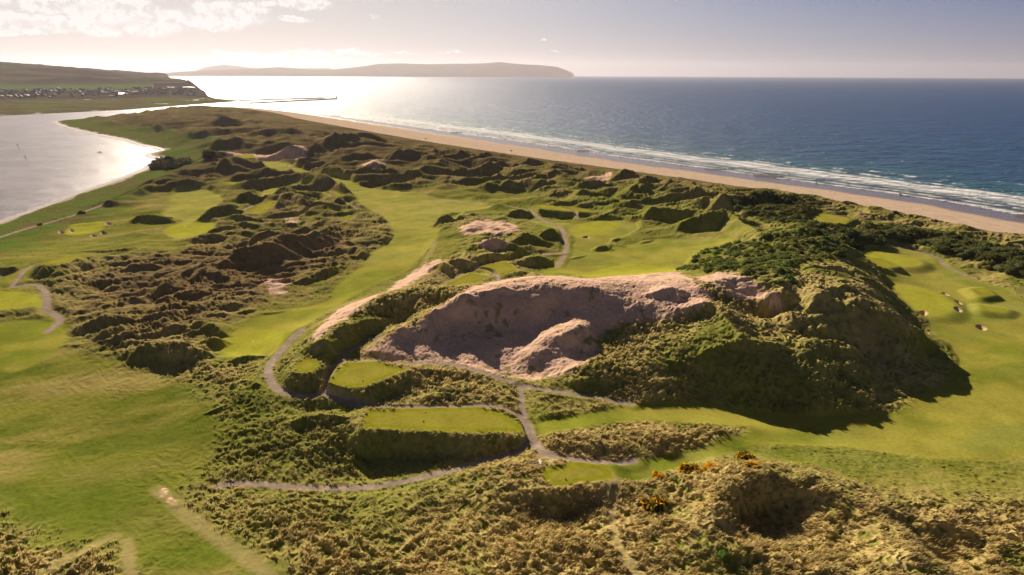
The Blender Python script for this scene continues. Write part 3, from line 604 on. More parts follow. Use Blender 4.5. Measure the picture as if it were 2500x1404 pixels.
# ------------------------------------------------------------------ sea and river
SA = int(1150*min(Q, 1.0)); SR = int(700*min(Q, 1.0))
saz = np.linspace(R(-56), R(58), SA); sdp = np.concatenate([np.linspace(R(32), R(1.2), SR), np.geomspace(R(1.19), R(0.175), 60)])
srr = 110/np.tan(sdp); SRn = len(srr)
a2, r2 = np.meshgrid(saz, srr); wx_ = (np.sin(a2)*r2).ravel(); wy_ = (np.cos(a2)*r2).ravel(); r2 = r2.ravel(); a2 = a2.ravel()
sin_ = poly_sd(wx_, wy_, land_poly, 900.0); ds, tl = line_d(wx_, wy_, SEA_LINE, 900.0, np.concatenate([[0], np.cumsum(np.linalg.norm(np.diff(SEA_LINE, axis=0), axis=1))]))
dr, _ = line_d(wx_, wy_, RIV_LINE, 900.0)
off = np.where(sin_ < 0, -np.minimum(ds, dr), ds)        # metres out from the waterline
isriv = (a2 < azel(545, 256)[0]) & (r2 < 2750)
near = 1-sstep(off, 260, 700)
bw = fbm(tl, off*1.0, 70, 3, 90); bw2 = fbm(tl, off*2.5, 24, 4, 91); fn = fbm(wx_, wy_, 5, 4, 92, .65)
ph = off+bw*16
def band(c, wid, amt, thr): return amt*np.exp(-((ph-c)/wid)**2)*sstep(bw2+0.35*fn, thr, thr+0.25)
foam = np.maximum.reduce([band(2, 6, .9, -0.9), band(22, 4, .8, -0.3), band(40, 5, .8, -0.2), band(60, 13, 1.0, -1.0), band(80, 9, 1.0, -0.6), band(106, 8, 1.0, -0.05), band(134, 7, 1.0, 0.15), band(168, 7, 1.0, 0.28), band(210, 7, 1.0, 0.4), band(270, 7, .95, 0.5)])
foam = np.maximum(foam, 0.25*sstep(fn+0.5*bw2, 0.1, 0.5)*sstep(off, 0, 12)*(1-sstep(off, 60, 110)))
foam = np.maximum(foam, 0.75*sstep(fbm(tl, off*3.5, 14, 3, 95)+0.6*fn, 0.62, 0.75)*(1-sstep(off, 200, 420)))
foam = np.where(isriv | (off < -1), 0, foam)*(1-sstep(r2, 1800, 3500))
swell = np.sin((ph)/11.0)*0.35*sstep(off, 25, 80)*(1-sstep(off, 300, 900)) + 0.9*fbm(tl*0.35, off*1.6, 18, 4, 96, .6)*sstep(off, 60, 500)*(1-sstep(r2, 1500, 3500))
swell = np.where(isriv, 0.03*fn, swell)+0.35*foam
Vs = np.stack([wx_, wy_, swell*0.9], 1)
ii, jj = np.meshgrid(np.arange(SRn-1), np.arange(SA-1), indexing='ij'); a_ = (ii*SA+jj).ravel(); Fs = np.stack([a_, a_+1, a_+SA+1, a_+SA], 1)
inl = np.min(off[Fs], 1)
Fs = Fs[(np.max(off[Fs], 1) > -25)]
depth = np.clip(off, 0, 900)
ms, s = mat('sea_water')
fo = s.add('ShaderNodeAttribute', dict(attribute_name='Foam')); de = s.add('ShaderNodeAttribute', dict(attribute_name='Off'))
gc = s.add('ShaderNodeTexCoord').outputs['Object']
mp = s.add('ShaderNodeMapping', Vector=gc); mp.inputs['Rotation'].default_value = (0, 0, R(52)); mp.inputs['Scale'].default_value = (1.0, 2.6, 1)
wcol = s.ramp(s.math('DIVIDE', de.outputs['Fac'], 900), [(0, (0.10, 0.085, 0.075)), (0.02, (0.075, 0.105, 0.10)), (0.10, (0.015, 0.15, 0.18)), (0.30, (0.008, 0.10, 0.23)), (1, (0.006, 0.085, 0.26))])
patch = s.noise(mp, 0.006, 4, 0.6)
wcol = s.mix(s.math('MULTIPLY', s.smooth(patch, 0.35, 0.65), 0.5), wcol, (0.005, 0.06, 0.16, 1))
mp2 = s.add('ShaderNodeMapping', Vector=gc); mp2.inputs['Rotation'].default_value = (0, 0, R(52)); mp2.inputs['Scale'].default_value = (1.0, 5.0, 1)
wcol = s.mix(s.math('MULTIPLY', s.smooth(s.noise(mp2, 0.016, 6, 0.7), 0.42, 0.62), 0.55), wcol, (0.003, 0.035, 0.085, 1))
wcol = s.mix(fo.outputs['Fac'], wcol, (0.85, 0.85, 0.86, 1))
h0 = s.noise(mp, 0.012, 5, 0.6); h1 = s.noise(mp, 0.055, 6, 0.62); h2 = s.noise(mp, 0.35, 5, 0.6)
hh = s.math('ADD', s.math('ADD', s.math('MULTIPLY', h0, 22.0), s.math('MULTIPLY', h1, 9.0)), s.math('MULTIPLY', h2, 1.4))
bp = s.add('ShaderNodeBump', Strength=0.9, Distance=1.0, Height=hh)
rg = s.math('ADD', 0.31, s.math('MULTIPLY', fo.outputs['Fac'], 0.5))
pw = s.add('ShaderNodeBsdfPrincipled', Base_Color=wcol, Roughness=rg, Normal=bp, IOR=1.33)
s.add('ShaderNodeOutputMaterial', Surface=pw)
mr, s = mat('river_water')
gc = s.add('ShaderNodeTexCoord').outputs['Object']
mp = s.add('ShaderNodeMapping', Vector=gc); mp.inputs['Rotation'].default_value = (0, 0, R(70)); mp.inputs['Scale'].default_value = (1.0, 2.2, 1)
h1 = s.noise(mp, 0.05, 4, 0.6); h2 = s.noise(mp, 0.7, 5, 0.65)
bp = s.add('ShaderNodeBump', Strength=0.8, Distance=1.0, Height=s.math('ADD', s.math('MULTIPLY', h1, 1.6), s.math('MULTIPLY', h2, 0.35)))
pw = s.add('ShaderNodeBsdfPrincipled', Base_Color=s.mix(s.smooth(s.noise(mp, 0.012, 3), 0.4, 0.6), (0.16, 0.135, 0.14, 1), (0.24, 0.20, 0.20, 1)), Roughness=0.22, Normal=bp, IOR=1.25)
s.add('ShaderNodeOutputMaterial', Surface=pw)
rv = isriv[Fs[:, 0]]
tag(grid_mesh('sea', Vs, Fs[~rv], ms, {'Foam': foam, 'Off': depth}), 'dark blue open sea with white surf along the beach', 'sea', kind='structure')
tag(grid_mesh('river', Vs, Fs[rv], mr, {}), 'pale silvery river mouth beside the dunes', 'river', kind='structure')
# ------------------------------------------------------------------ far shore with its hills
FARP = """0,283,0 150,276,0 300,269,0 420,262,0 500,255,0 600,246.5,0 512,236,0 640,243,0"""
def rayz(px, py, r_):
    d = ray(px, py); t = r_/math.hypot(d[0], d[1]); return d[0]*t, d[1]*t, CAM_Z+d[2]*t
FS = [(-200,150,6500),(0,155,6200),(60,158,6100),(110,165,6000),(170,163.5,5900),(230,177,5600),(290,186,5400),(330,193,5200),(370,196,5000),(400,199,4800),(440,201,4600),(470,205,4350),(490,216,4050),(500,226,3800),
      (0,180,5300),(100,182,5200),(200,188,5000),(300,197,4700),(400,205,4400),(0,205,4500),(100,208,4450),(200,210,4350),(300,212,4250),(400,214,4100),(450,213,4100),
      (0,222,4000),(150,225,3900),(300,226,3850),(430,226,3750),(480,232,3600),(0,240,3350),(150,243,3300),(300,243,3250),(430,244,3200),(520,244,3150),
      (0,262,2650),(150,258,2700),(300,254,2780),(420,252,2860),(520,249,2980),(-200,255,2700),(-200,200,4600),(0,150,7500),(200,175,7000),(350,200,6500)]
fp = np.array([rayz(*t) for t in FS]); fa, fr = np.arctan2(fp[:, 0], fp[:, 1]), np.log(np.hypot(fp[:, 0], fp[:, 1])); fzv = fp[:, 2]
FN = len(fzv); DD = np.sqrt((fa[:, None]-fa)**2+(fr[:, None]-fr)**2+1e-4); AA = np.zeros((FN+1, FN+1)); AA[:FN, :FN] = -DD+np.eye(FN)*.01; AA[:FN, FN] = 1; AA[FN, :FN] = 1
fw_ = np.linalg.solve(AA, np.concatenate([fzv, [0]]))
coast = atz(L('-300,297 0,283 150,276 300,268.5 420,259.5 500,253.5 600,246.5 560,243.5 525,240 508,234.5'), 0)
coast = np.concatenate([coast, [rayz(506, 234, 3700)[:2], rayz(500, 215, 4300)[:2], rayz(480, 205, 5200)[:2], rayz(420, 205, 7800)[:2], rayz(-300, 200, 8500)[:2]]])
na, nr = 620, 420
qa = np.linspace(R(-50), R(-24), na); qr = np.geomspace(2000, 8200, nr); QA, QR = np.meshgrid(qa, qr); QA = QA.ravel(); QR = QR.ravel()
hz = np.concatenate([-np.sqrt((QA[i:i+40000, None]-fa)**2+(np.log(QR[i:i+40000, None])-fr)**2+1e-4)@fw_[:FN]+fw_[FN] for i in range(0, len(QA), 40000)])
hx, hy = np.sin(QA)*QR, np.cos(QA)*QR
csd = poly_sd(hx, hy, coast, 400.0); csd = np.where(csd > 399, 400, csd)
inn = poly_sd(hx, hy, coast, 400.0)
def lerpS(d, a, b): return sstep(d, a, b)
edge = sstep(-inn, 0, 60)
hz = np.clip(hz, 2, 400)+fbm(hx, hy, 160, 4, 120, .55)*(5+9*sstep(QR, 3800, 5200))+fbm(hx, hy, 40, 3, 121)*2.5*(1-sstep(QR, 3100, 3600))
hz = np.where(inn > 0, -3, hz*edge+0.2)
Vh = np.stack([hx, hy, hz], 1)
ii, jj = np.meshgrid(np.arange(nr-1), np.arange(na-1), indexing='ij'); a_ = (ii*na+jj).ravel(); Fh = np.stack([a_, a_+1, a_+na+1, a_+na], 1); Fh = Fh[np.max(hz[Fh], 1) > -1]
field = np.floor(hx/190+0.4*fbm(hx, hy, 300, 2, 130)).astype(np.int64), np.floor(hy/230+0.4*fbm(hx, hy, 300, 2, 131)).astype(np.int64)
hs = (_hash(field[0], field[1], 9)/65535.0)
Ch = lerp(np.tile(c3(0.050, 0.032, 0.026), (len(hx), 1)), c3(0.060, 0.062, 0.022), sstep(hs, 0.45, 0.6)); Ch = lerp(Ch, c3(0.10, 0.085, 0.04), sstep(hs, 0.8, 0.9))
gband = np.exp(-((QR-4250)/260)**2)*(QA < R(-30)); Ch = lerp(Ch, c3(0.10, 0.17, 0.04), gband*0.9)
town = np.exp(-((QR-3700)/300)**2); Ch = lerp(Ch, c3(0.07, 0.055, 0.045), town*0.8)
dn = 1-sstep(QR, 3100, 3300); Ch = lerp(Ch, lerp(np.tile(c3(0.12, 0.10, 0.045), (len(hx), 1)), c3(0.14, 0.16, 0.04), sstep(fbm(hx*0.4, hy, 60, 3, 133), -0.1, 0.3)), dn)
tag(grid_mesh('hills', Vh, Fh, mg, {'Col': Ch, 'Wet': hx*0}), 'farmed hills and headland across the river mouth', 'hills', kind='structure')
def far_range(name, label, prof, rmid, thick, colr, seed, flat=0):
    prof = np.array(prof, float); A_ = []; Hh = []
    for px_, py_ in prof:
        d = ray(px_, py_); A_.append(math.atan2(d[0], d[1])); Hh.append(CAM_Z+d[2]*rmid/math.hypot(d[0], d[1]))
    if flat: Hh = [flat]*len(Hh)
    rq = np.interp(np.linspace(A_[0], A_[-1], 700), A_, [min(14000, float(np.hypot(*P(a_x, b_y, 3.0)))) for a_x, b_y in prof])[None] if flat else rmid
    qa = np.linspace(A_[0], A_[-1], 700); qt = np.linspace(-1, 1, 41); qh = np.interp(qa, A_, Hh)
    QA, QT = np.meshgrid(qa, qt); hgt = np.tile(qh, (41, 1))
    x = np.sin(QA)*(rq+QT*thick); y = np.cos(QA)*(rq+QT*thick); f_ = fbm(x.ravel(), y.ravel(), thick*0.5, 4, seed).reshape(x.shape)
    prof_ = np.clip(1-np.abs(QT)**1.6, 0, 1); z = (hgt*(1+0.05*f_)+8)*prof_*(1+0.25*f_*np.abs(QT)*1.5)-8
    Vf = np.stack([x.ravel(), y.ravel(), z.ravel()], 1)
    ii, jj = np.meshgrid(np.arange(40), np.arange(699), indexing='ij'); a_ = (ii*700+jj).ravel(); Ff = np.stack([a_, a_+1, a_+701, a_+700], 1)
    cc = lerp(np.tile(c3(*colr), (len(Vf), 1)), c3(0.12, 0.11, 0.05), sstep(fbm(x.ravel(), y.ravel(), 700, 3, seed+3), 0, .4))
    tag(grid_mesh(name, Vf, Ff, mg, {'Col': cc, 'Wet': np.zeros(len(Vf))}), label, 'hills', kind='structure')
far_range('headland', 'long low hazy headland ending in a cliff over the sea', [(330,189.5),(380,180),(450,175),(520,171),(600,168),(680,164),(760,170),(800,170),(820,169),(850,166),(930,156),(990,155),(1050,157),(1110,155),(1180,155),(1220,152),(1270,156),(1320,159),(1360,164),(1385,172),(1396,181)], 24000, 2400, (0.10, 0.075, 0.05), 201)
far_range('mountains', 'faint blue mountains far behind the headland', [(440,186),(500,165),(530,160),(550,158),(600,164),(640,167),(700,168),(800,166),(840,175),(1340,186),(1380,172),(1395,175),(1402,182)], 31000, 2500, (0.10, 0.08, 0.06), 205)
far_range('sand_spit', 'thin low spit of land across the bright bay', [(370,189.5),(440,188.5),(600,186.8),(760,185.2),(860,184.4)], 9500, 160, (0.16, 0.12, 0.09), 209, 6)
# ------------------------------------------------------------------ plants
def tri_mesh(name, verts, tris, mtl, col=None, parent=None):
    me = bpy.data.meshes.new(name); nv = len(verts); nf = len(tris)
    me.vertices.add(nv); me.vertices.foreach_set('co', np.asarray(verts, np.float32).ravel())
    me.loops.add(nf*3); me.loops.foreach_set('vertex_index', np.asarray(tris, np.int32).ravel())
    me.polygons.add(nf); me.polygons.foreach_set('loop_start', np.arange(0, nf*3, 3, dtype=np.int32))
    me.update(calc_edges=True)
    if col is not None:
        at = me.attributes.new('Col', 'FLOAT_COLOR', 'POINT'); at.data.foreach_set('color', np.concatenate([col, np.ones((nv, 1))], 1).astype(np.float32).ravel())
    me.materials.append(mtl); o = bpy.data.objects.new(name, me); COL.objects.link(o)
    if parent: o.parent = parent
    return o
mgr, g = mat('grass_blade')
ca_ = g.add('ShaderNodeAttribute', dict(attribute_name='Col'))
db = g.add('ShaderNodeBsdfDiffuse', Color=ca_.outputs['Color']); tb = g.add('ShaderNodeBsdfTranslucent', Color=ca_.outputs['Color'])
mx = g.add('ShaderNodeMixShader', i0=0.5); g.l.new(db.outputs[0], mx.inputs[1]); g.l.new(tb.outputs[0], mx.inputs[2])
g.add('ShaderNodeOutputMaterial', Surface=mx)
rng = np.random.default_rng(5)
def scatter_rows(n, rmin, rmax, amax=50):
    """random plan points, denser near the viewer's side of the dunes"""
    d = rng.uniform(math.atan(102/rmax), math.atan(102/rmin), n); r_ = 102/np.tan(d); a = rng.uniform(R(-amax), R(amax), n)
    return a, r_
def sample(arr, a, r_):
    i = np.clip(((np.arctan(102/r_)-D0)/(D1-D0)*(NR-1)).round().astype(int), 0, NR-1); j = np.clip(((a-A0)/(A1-A0)*(NA-1)).round().astype(int), 0, NA-1)
    return arr[i*NA+j]
NT_ = int(100000*min(1, Q*Q))
a, r_ = scatter_rows(NT_, 78, 240)
rg_ = sample(rough, a, r_); st_ = sample(straw_and_lit, a, r_); tb_ = sample(tuft, a, r_); cc = sample(C, a, r_); hh_ = sample(H, a, r_)
kp = (rg_ > 0.3) & (rng.random(NT_) < rg_*(0.04+0.9*sstep(tb_, 0.0, 0.5))*(1-0.8*sstep(r_, 170, 240))) & (sample(shrub, a, r_) < .5)
a, r_, st_, cc, hh_, tb_ = a[kp], r_[kp], st_[kp], cc[kp], hh_[kp], tb_[kp]; N_ = len(a)
BL = 6
bx = np.sin(a)*r_; by = np.cos(a)*r_
size = (0.46+0.0012*r_)*(0.6+0.7*rng.random(N_))*(0.7+0.5*st_)
bv = np.zeros((N_, BL, 3, 3), np.float32); bc_ = np.zeros((N_, BL, 3, 3), np.float32)
lean = np.array([0.62, -0.42])
for b in range(BL):
    th = rng.uniform(0, 2*np.pi, N_); s_ = size*(0.6+0.7*rng.random(N_)); wd = size*(0.17+0.12*rng.random(N_))
    ox = rng.normal(0, 0.22, N_)*size*1.6; oy = rng.normal(0, 0.22, N_)*size*1.6
    px_, py_ = bx+ox, by+oy
    bv[:, b, 0] = np.stack([px_-np.cos(th)*wd, py_-np.sin(th)*wd, hh_-0.12], 1)
    bv[:, b, 1] = np.stack([px_+np.cos(th)*wd, py_+np.sin(th)*wd, hh_-0.12], 1)
    lx = lean[0]+rng.normal(0, 0.3, N_); ly = lean[1]+rng.normal(0, 0.3, N_)
    bv[:, b, 2] = np.stack([px_+lx*s_, py_+ly*s_, hh_+s_*(0.75+0.3*rng.random(N_))], 1)
    tint_ = (0.6+0.8*rng.random(N_))[:, None]
    basec = cc*1.0*tint_; tip = lerp(cc*1.25, np.tile(c3(0.72, 0.58, 0.28), (N_, 1)), np.clip(0.15+0.75*st_, 0, 1))*tint_
    bc_[:, b, 0] = basec; bc_[:, b, 1] = basec; bc_[:, b, 2] = tip
tr = np.arange(N_*BL*3).reshape(-1, 3)
o = tri_mesh('marram_grass', bv.reshape(-1, 3), tr, mgr, np.clip(bc_.reshape(-1, 3), 0, .9))
tag(o, 'straw tipped marram grass tussocks leaning over on the dunes', 'grass', kind='stuff')

def ico(sub):
    import bmesh
    bm = bmesh.new(); bmesh.ops.create_icosphere(bm, subdivisions=sub, radius=1.0)
    v = np.array([list(p.co) for p in bm.verts]); f = np.array([[q_.index for q_ in fc_.verts] for fc_ in bm.faces]); bm.free(); return v, f
IV, IF_ = ico(3)
def bush_template(seed, cards=170, lobes=7):
    """rounded bush: a lobed body bristling with leaf sprays"""
    rg = np.random.default_rng(seed); v = IV.copy()
    c = rg.normal(size=(lobes, 3)); c[:, 2] = np.abs(c[:, 2])*0.8; c /= np.linalg.norm(c, axis=1, keepdims=True)
    bump = np.max(np.clip((v@c.T-0.55)/0.45, 0, 1)**0.6, axis=1); v = v*(0.62+0.36*bump+0.05*rg.normal(size=len(v)))[:, None]
    v[:, 2] = np.where(v[:, 2] < 0, v[:, 2]*0.25, v[:, 2]*0.85)
    n_ = rg.integers(0, len(v), cards); p = v[n_]; d = p/np.linalg.norm(p, axis=1, keepdims=True)+rg.normal(0, .45, (cards, 3)); t1 = np.cross(d, rg.normal(size=(cards, 3))); t1 /= np.linalg.norm(t1, axis=1, keepdims=True)
    L_ = (0.10+0.14*rg.random(cards))[:, None]; cv = np.stack([p-t1*L_*0.5, p+t1*L_*0.5, p+d*L_*1.2], 1).reshape(-1, 3)
    F_ = np.concatenate([IF_, np.arange(cards*3).reshape(-1, 3)+len(v)]); return np.concatenate([v, cv]), F_, len(v)
TMP = [bush_template(i) for i in range(6)]
def thicket(name, label, poly, spacing, size, tone, limit=650, cover=.93):
    lo, hi = poly.min(0), poly.max(0); rg = np.random.default_rng(len(poly)+int(abs(lo[0])))
    gx, gy = np.meshgrid(np.arange(lo[0], hi[0], spacing), np.arange(lo[1], hi[1], spacing)); gx = gx.ravel()+rg.normal(0, spacing*.3, gx.size); gy = gy.ravel()+rg.normal(0, spacing*.3, gy.size)
    sd = poly_sd(gx, gy, poly, 20.)+fbm(gx, gy, 12, 2, 3)*4; k = (sd < 0) & (np.abs(np.arctan2(gx, gy)) < R(50)) & (rg.random(len(gx)) < cover); gx, gy = gx[k], gy[k]
    if len(gx) > limit: k = rg.permutation(len(gx))[:limit]; gx, gy = gx[k], gy[k]
    Vs_, Fs_, Cs_ = [], [], []; n0 = 0
    for x, y in zip(gx, gy):
        v, f, nb = TMP[rg.integers(6)]; t = rg.uniform(0, 6.28); s_ = size*(0.65+0.7*rg.random()); z = ground_z(x, y)
        rot = np.array([[math.cos(t), -math.sin(t), 0], [math.sin(t), math.cos(t), 0], [0, 0, 1]])
        Vs_.append((v@rot.T)*[s_, s_, s_*(.75+.3*rg.random())]+[x, y, z-0.5]); Fs_.append(f+n0); n0 += len(v)
        cc_ = c3(*tone)*(0.7+0.7*rg.random())*np.array([1+0.25*rg.normal()*.5, 1, 1]); Cs_.append(np.clip(np.tile(cc_, (len(v), 1))*(0.85+0.35*rg.random((len(v), 1))), .004, .6))
    o = tri_mesh(name, np.concatenate(Vs_), np.concatenate(Fs_), mgr, np.concatenate(Cs_)); tag(o, label, 'shrubs', kind='stuff'); return o
thicket('shrubbery', 'dense dark sea buckthorn thicket between the fairway and the beach', shrub_w[0], 3.4, 3.3, (0.14, 0.15, 0.05))
thicket('shrubbery', 'dark green scrub covering the back of the tallest dune', shrub_w[1], 3.1, 1.9, (0.14, 0.165, 0.045), cover=.62)
thicket('shrubbery', 'low dark scrub around the small tee near the beach', shrub_w[2], 3.6, 2.5, (0.13, 0.135, 0.045))
thicket('shrubbery', 'dark trees and bushes at the bend of the river shore', shrub_w[3], 9, 8.0, (0.07, 0.065, 0.03))
mf, g = mat('gorse_flower'); fk = g.mix(g.add('ShaderNodeTexNoise', Scale=3.0), (0.80, 0.40, 0.01, 1), (0.9, 0.58, 0.02, 1)); fcn = g.add('ShaderNodeBsdfDiffuse', Color=fk); ftr = g.add('ShaderNodeBsdfTranslucent', Color=fk); fmx = g.add('ShaderNodeMixShader', i0=0.5); g.l.new(fcn.outputs[0], fmx.inputs[1]); g.l.new(ftr.outputs[0], fmx.inputs[2]); g.add('ShaderNodeOutputMaterial', Surface=fmx)
def gorse(px, py, s_, fl, label):
    x, y, z = spot_at(px, py, 14); e = bpy.data.objects.new('gorse_bush', None); COL.objects.link(e); e.location = (x, y, z)
    tag(e, label, 'gorse bush', 'flowering gorse bushes on the near dune'); rg = np.random.default_rng(int(px)); Vq, Fq, n0 = [], [], 0; pos = []
    for k in range(5):
        v, f, nb = TMP[(k+int(px)) % 6]; sc_ = s_*(0.45+0.35*rg.random()); off_ = np.array([rg.normal(0, .55)*s_, rg.normal(0, .3)*s_, -0.2]); vv = v*sc_+off_
        Vq.append(vv); Fq.append(f+n0); n0 += len(v); pos.append(vv[:nb])
    Vq = np.concatenate(Vq); tri_mesh('foliage', Vq, np.concatenate(Fq), mgr, np.tile(c3(0.055, 0.06, 0.018), (len(Vq), 1)), e)
    pos = np.concatenate(pos); pos = pos[pos[:, 2] > 0.1]; nfl = int(len(pos)*fl*2.6); p = pos[rg.integers(0, len(pos), nfl)]*1.03; d = rg.normal(0, .2, (nfl, 3, 3))*min(1.2, s_)
    tri_mesh('blossom', (p[:, None]+d).reshape(-1, 3), np.arange(nfl*3).reshape(-1, 3), mf, None, e)
gorse(1608, 1166, 1.7, .8, 'small orange gorse bush nearest the mown strip, leftmost along it')
gorse(1682, 1152, 2.6, .6, 'wide rusty gorse bush between two smaller orange ones')
gorse(1735, 1142, 1.7, 1.3, 'brightest yellow round gorse bush')
gorse(1820, 1122, 2.8, .6, 'broad brown and orange gorse bush farthest along the row')
gorse(1846, 1138, 1.3, .35, 'small dark reddish gorse bush just below the broad one')
gorse(1600, 1228, 2.9, .45, 'large olive gorse bush with yellow speckles standing apart lower down')
x, y, z = spot_at(1768, 1362, 15); v, f, nb = TMP[2]
o = tri_mesh('shrub', v*1.5, f, mgr, np.tile(c3(0.13, 0.22, 0.04), (len(v), 1))); o.location = (x, y, z); tag(o, 'small bright green shrub alone in the dark hollow', 'shrub')
for i, (px, py, s_, lb) in enumerate([(200, 522, 3.2, 'dark rounded bush beside the river road'), (98, 550, 2.0, 'small dark bush near the river road, closest to the water edge')]):
    x, y, z = spot_at(px, py, 6); v, f, nb = TMP[i+3]; o = tri_mesh('bush', v*s_, f, mgr, np.tile(c3(0.06, 0.08, 0.022), (len(v), 1))); o.location = (x, y, z-.3); tag(o, lb, 'bush')
# ------------------------------------------------------------------ made things
import bmesh
def pmat(name, col, rough=0.6, metal=0.0, spec=0.4, nscale=6.0, var=0.25):
    m_, t_ = mat(name); nz_ = t_.add('ShaderNodeTexNoise', Scale=nscale, Detail=4.0)
    cv = t_.mix(nz_.outputs[0], tuple(c*(1-var) for c in col)+(1,), tuple(min(1, c*(1+var)) for c in col)+(1,))
    b_ = t_.add('ShaderNodeBsdfPrincipled', Base_Color=cv, Roughness=rough, Metallic=metal); b_.inputs['Specular IOR Level'].default_value = spec
    t_.add('ShaderNodeOutputMaterial', Surface=b_); return m_
M = dict(white=pmat('white_paint', (.8, .8, .78), .5, var=.06), wood=pmat('weathered_wood', (.30, .21, .13), .8), dark=pmat('dark_wood', (.06, .05, .045), .7), tyre=pmat('tyre_rubber', (.02, .02, .02), .9),
  glass=pmat('car_glass', (.03, .035, .04), .1, spec=.6), darkcar=pmat('dark_car_paint', (.035, .037, .045), .3), redcar=pmat('red_car_paint', (.22, .035, .03), .3), silver=pmat('silver_car_paint', (.30, .30, .31), .3),
  flag=pmat('yellow_cloth', (.85, .72, .10), .8), skin=pmat('skin', (.50, .30, .21), .6, var=.1), navy=pmat('navy_cloth', (.03, .035, .06), .9), pink=pmat('pink_cloth', (.62, .28, .25), .9), grey=pmat('grey_cloth', (.16, .16, .17), .9), pale=pmat('pale_cloth', (.7, .68, .62), .9),
  rock=pmat('breakwater_rock', (.10, .075, .065), .9, nscale=.3, var=.5), slate=pmat('slate_roof', (.09, .075, .075), .7), tile=pmat('tin_roof', (.62, .58, .55), .28, spec=.8), wall=pmat('rendered_wall', (.11, .09, .085), .85), stone=pmat('temple_stone', (.22, .18, .15), .9), gravel=pmat('pad_gravel', (.12, .09, .085), .95, nscale=3),
  hair=pmat('brown_hair', (.07, .04, .025), .8), orange=pmat('orange_paint', (.7, .2, .04), .5))
def bm_obj(name, bm, mtl, parent=None, smooth=False):
    me = bpy.data.meshes.new(name); bm.to_mesh(me); bm.free()
    for m_ in (mtl if isinstance(mtl, (list, tuple)) else [mtl]): me.materials.append(m_)
    if smooth:
        for p_ in me.polygons: p_.use_smooth = True
    o = bpy.data.objects.new(name, me); COL.objects.link(o)
    if parent: o.parent = parent
    return o
def box(bm, c, s, rz=0.0, bev=0.0):
    r = bmesh.ops.create_cube(bm, size=1.0); vs = r['verts']
    for v in vs: v.co = Vector((v.co.x*s[0], v.co.y*s[1], v.co.z*s[2]))
    if bev: 
        es = list({e for v in vs for e in v.link_edges}); q_ = bmesh.ops.bevel(bm, geom=es, offset=bev, segments=1, affect='EDGES'); vs = list({v for f_ in q_['faces'] for v in f_.verts})
    rot = Matrix.Rotation(rz, 3, 'Z')
    for v in vs: v.co = rot@v.co+Vector(c)
def cyl(bm, c, r1, r2, h, n=10, axis='Z'):
    q_ = bmesh.ops.create_cone(bm, cap_ends=True, segments=n, radius1=r1, radius2=r2, depth=h)
    rot = Matrix.Identity(3) if axis == 'Z' else Matrix.Rotation(R(90), 3, 'Y' if axis == 'X' else 'X')
    for v in q_['verts']: v.co = rot@v.co+Vector(c)
def empty(name, loc, rz, label, cat, group=None):
    e = bpy.data.objects.new(name, None); COL.objects.link(e); e.location = loc; e.rotation_euler = (0, 0, rz); return tag(e, label, cat, group)
def copy_thing(o, loc, rz, label, parent=None):
    c = o.copy(); COL.objects.link(c); c.location = loc; c.rotation_euler = (0, 0, rz); c['label'] = label
    for ch in o.children:
        d = ch.copy(); COL.objects.link(d); d.parent = c
    return c
# bench on its gravel pad by the near tee
x, y, z = spot_at(1313, 1134, 16); rz = R(12)
bm = bmesh.new(); box(bm, (0, 0, 0), (2.6, 2.6, 0.12)); o = bm_obj('gravel_pad', bm, M['gravel']); o.location = (x-0.3, y, z+0.12); o.rotation_euler[2] = rz; tag(o, 'small square pad of dark gravel beside the near tee', 'pad', kind='structure')
def bench(loc, rz, label, m1, ln=1.9):
    e = empty('bench', loc, rz, label, 'bench', None)
    bm = bmesh.new()
    for k in range(3): box(bm, (-0.16+0.16*k, 0, 0.45), (0.13, ln, 0.05))
    bm_obj('seat', bm, m1, e); bm = bmesh.new()
    for k in range(3): box(bm, (0.28+0.03*k, 0, 0.62+0.15*k), (0.04, ln, 0.11))
    bm_obj('backrest', bm, m1, e)
    for sy_ in (-1, 1):
        bm = bmesh.new(); box(bm, (-0.2, sy_*(ln/2-.15), 0.21), (0.08, 0.08, 0.43)); box(bm, (0.27, sy_*(ln/2-.15), 0.45), (0.08, 0.08, 0.95)); bm_obj('leg', bm, m1, e)
    return e
bench((x+0.45, y, z+0.18), rz, 'white bench on the dark gravel pad beside the near tee', M['white'])
x, y, z = spot_at(935, 884, 17); bench((x, y, z), R(80), 'dark wooden bench beside the path behind the upper tee', M['dark'])
# tall white post and path stakes
x, y, z = spot_at(804, 990, 15)
e = empty('marker_post', (x, y, z-.2), 0, 'tall slim white post at the bend of the gravel path', 'post')
bm = bmesh.new(); box(bm, (0, 0, 1.7), (0.2, 0.2, 3.4), bev=.02); bm_obj('post', bm, M['white'], e); bm = bmesh.new(); box(bm, (0, 0, 3.42), (0.28, 0.28, 0.06)); cyl(bm, (0, 0, 3.55), .16, .01, .22, 4); bm_obj('cap', bm, M['white'], e)
x, y, z = spot_at(1003, 990, 16); e = empty('sign', (x, y, z-.2), 0, 'small white sign on a dark post at the edge of the path', 'sign')
bm = bmesh.new(); box(bm, (0, 0, .75), (.1, .1, 1.5)); bm_obj('post', bm, M['dark'], e); bm = bmesh.new(); box(bm, (0, -.08, 1.5), (.62, .05, .42), bev=.01); bm_obj('board', bm, M['white'], e)
ORD = ['first', 'second', 'third', 'fourth', 'fifth', 'sixth']
st0 = None
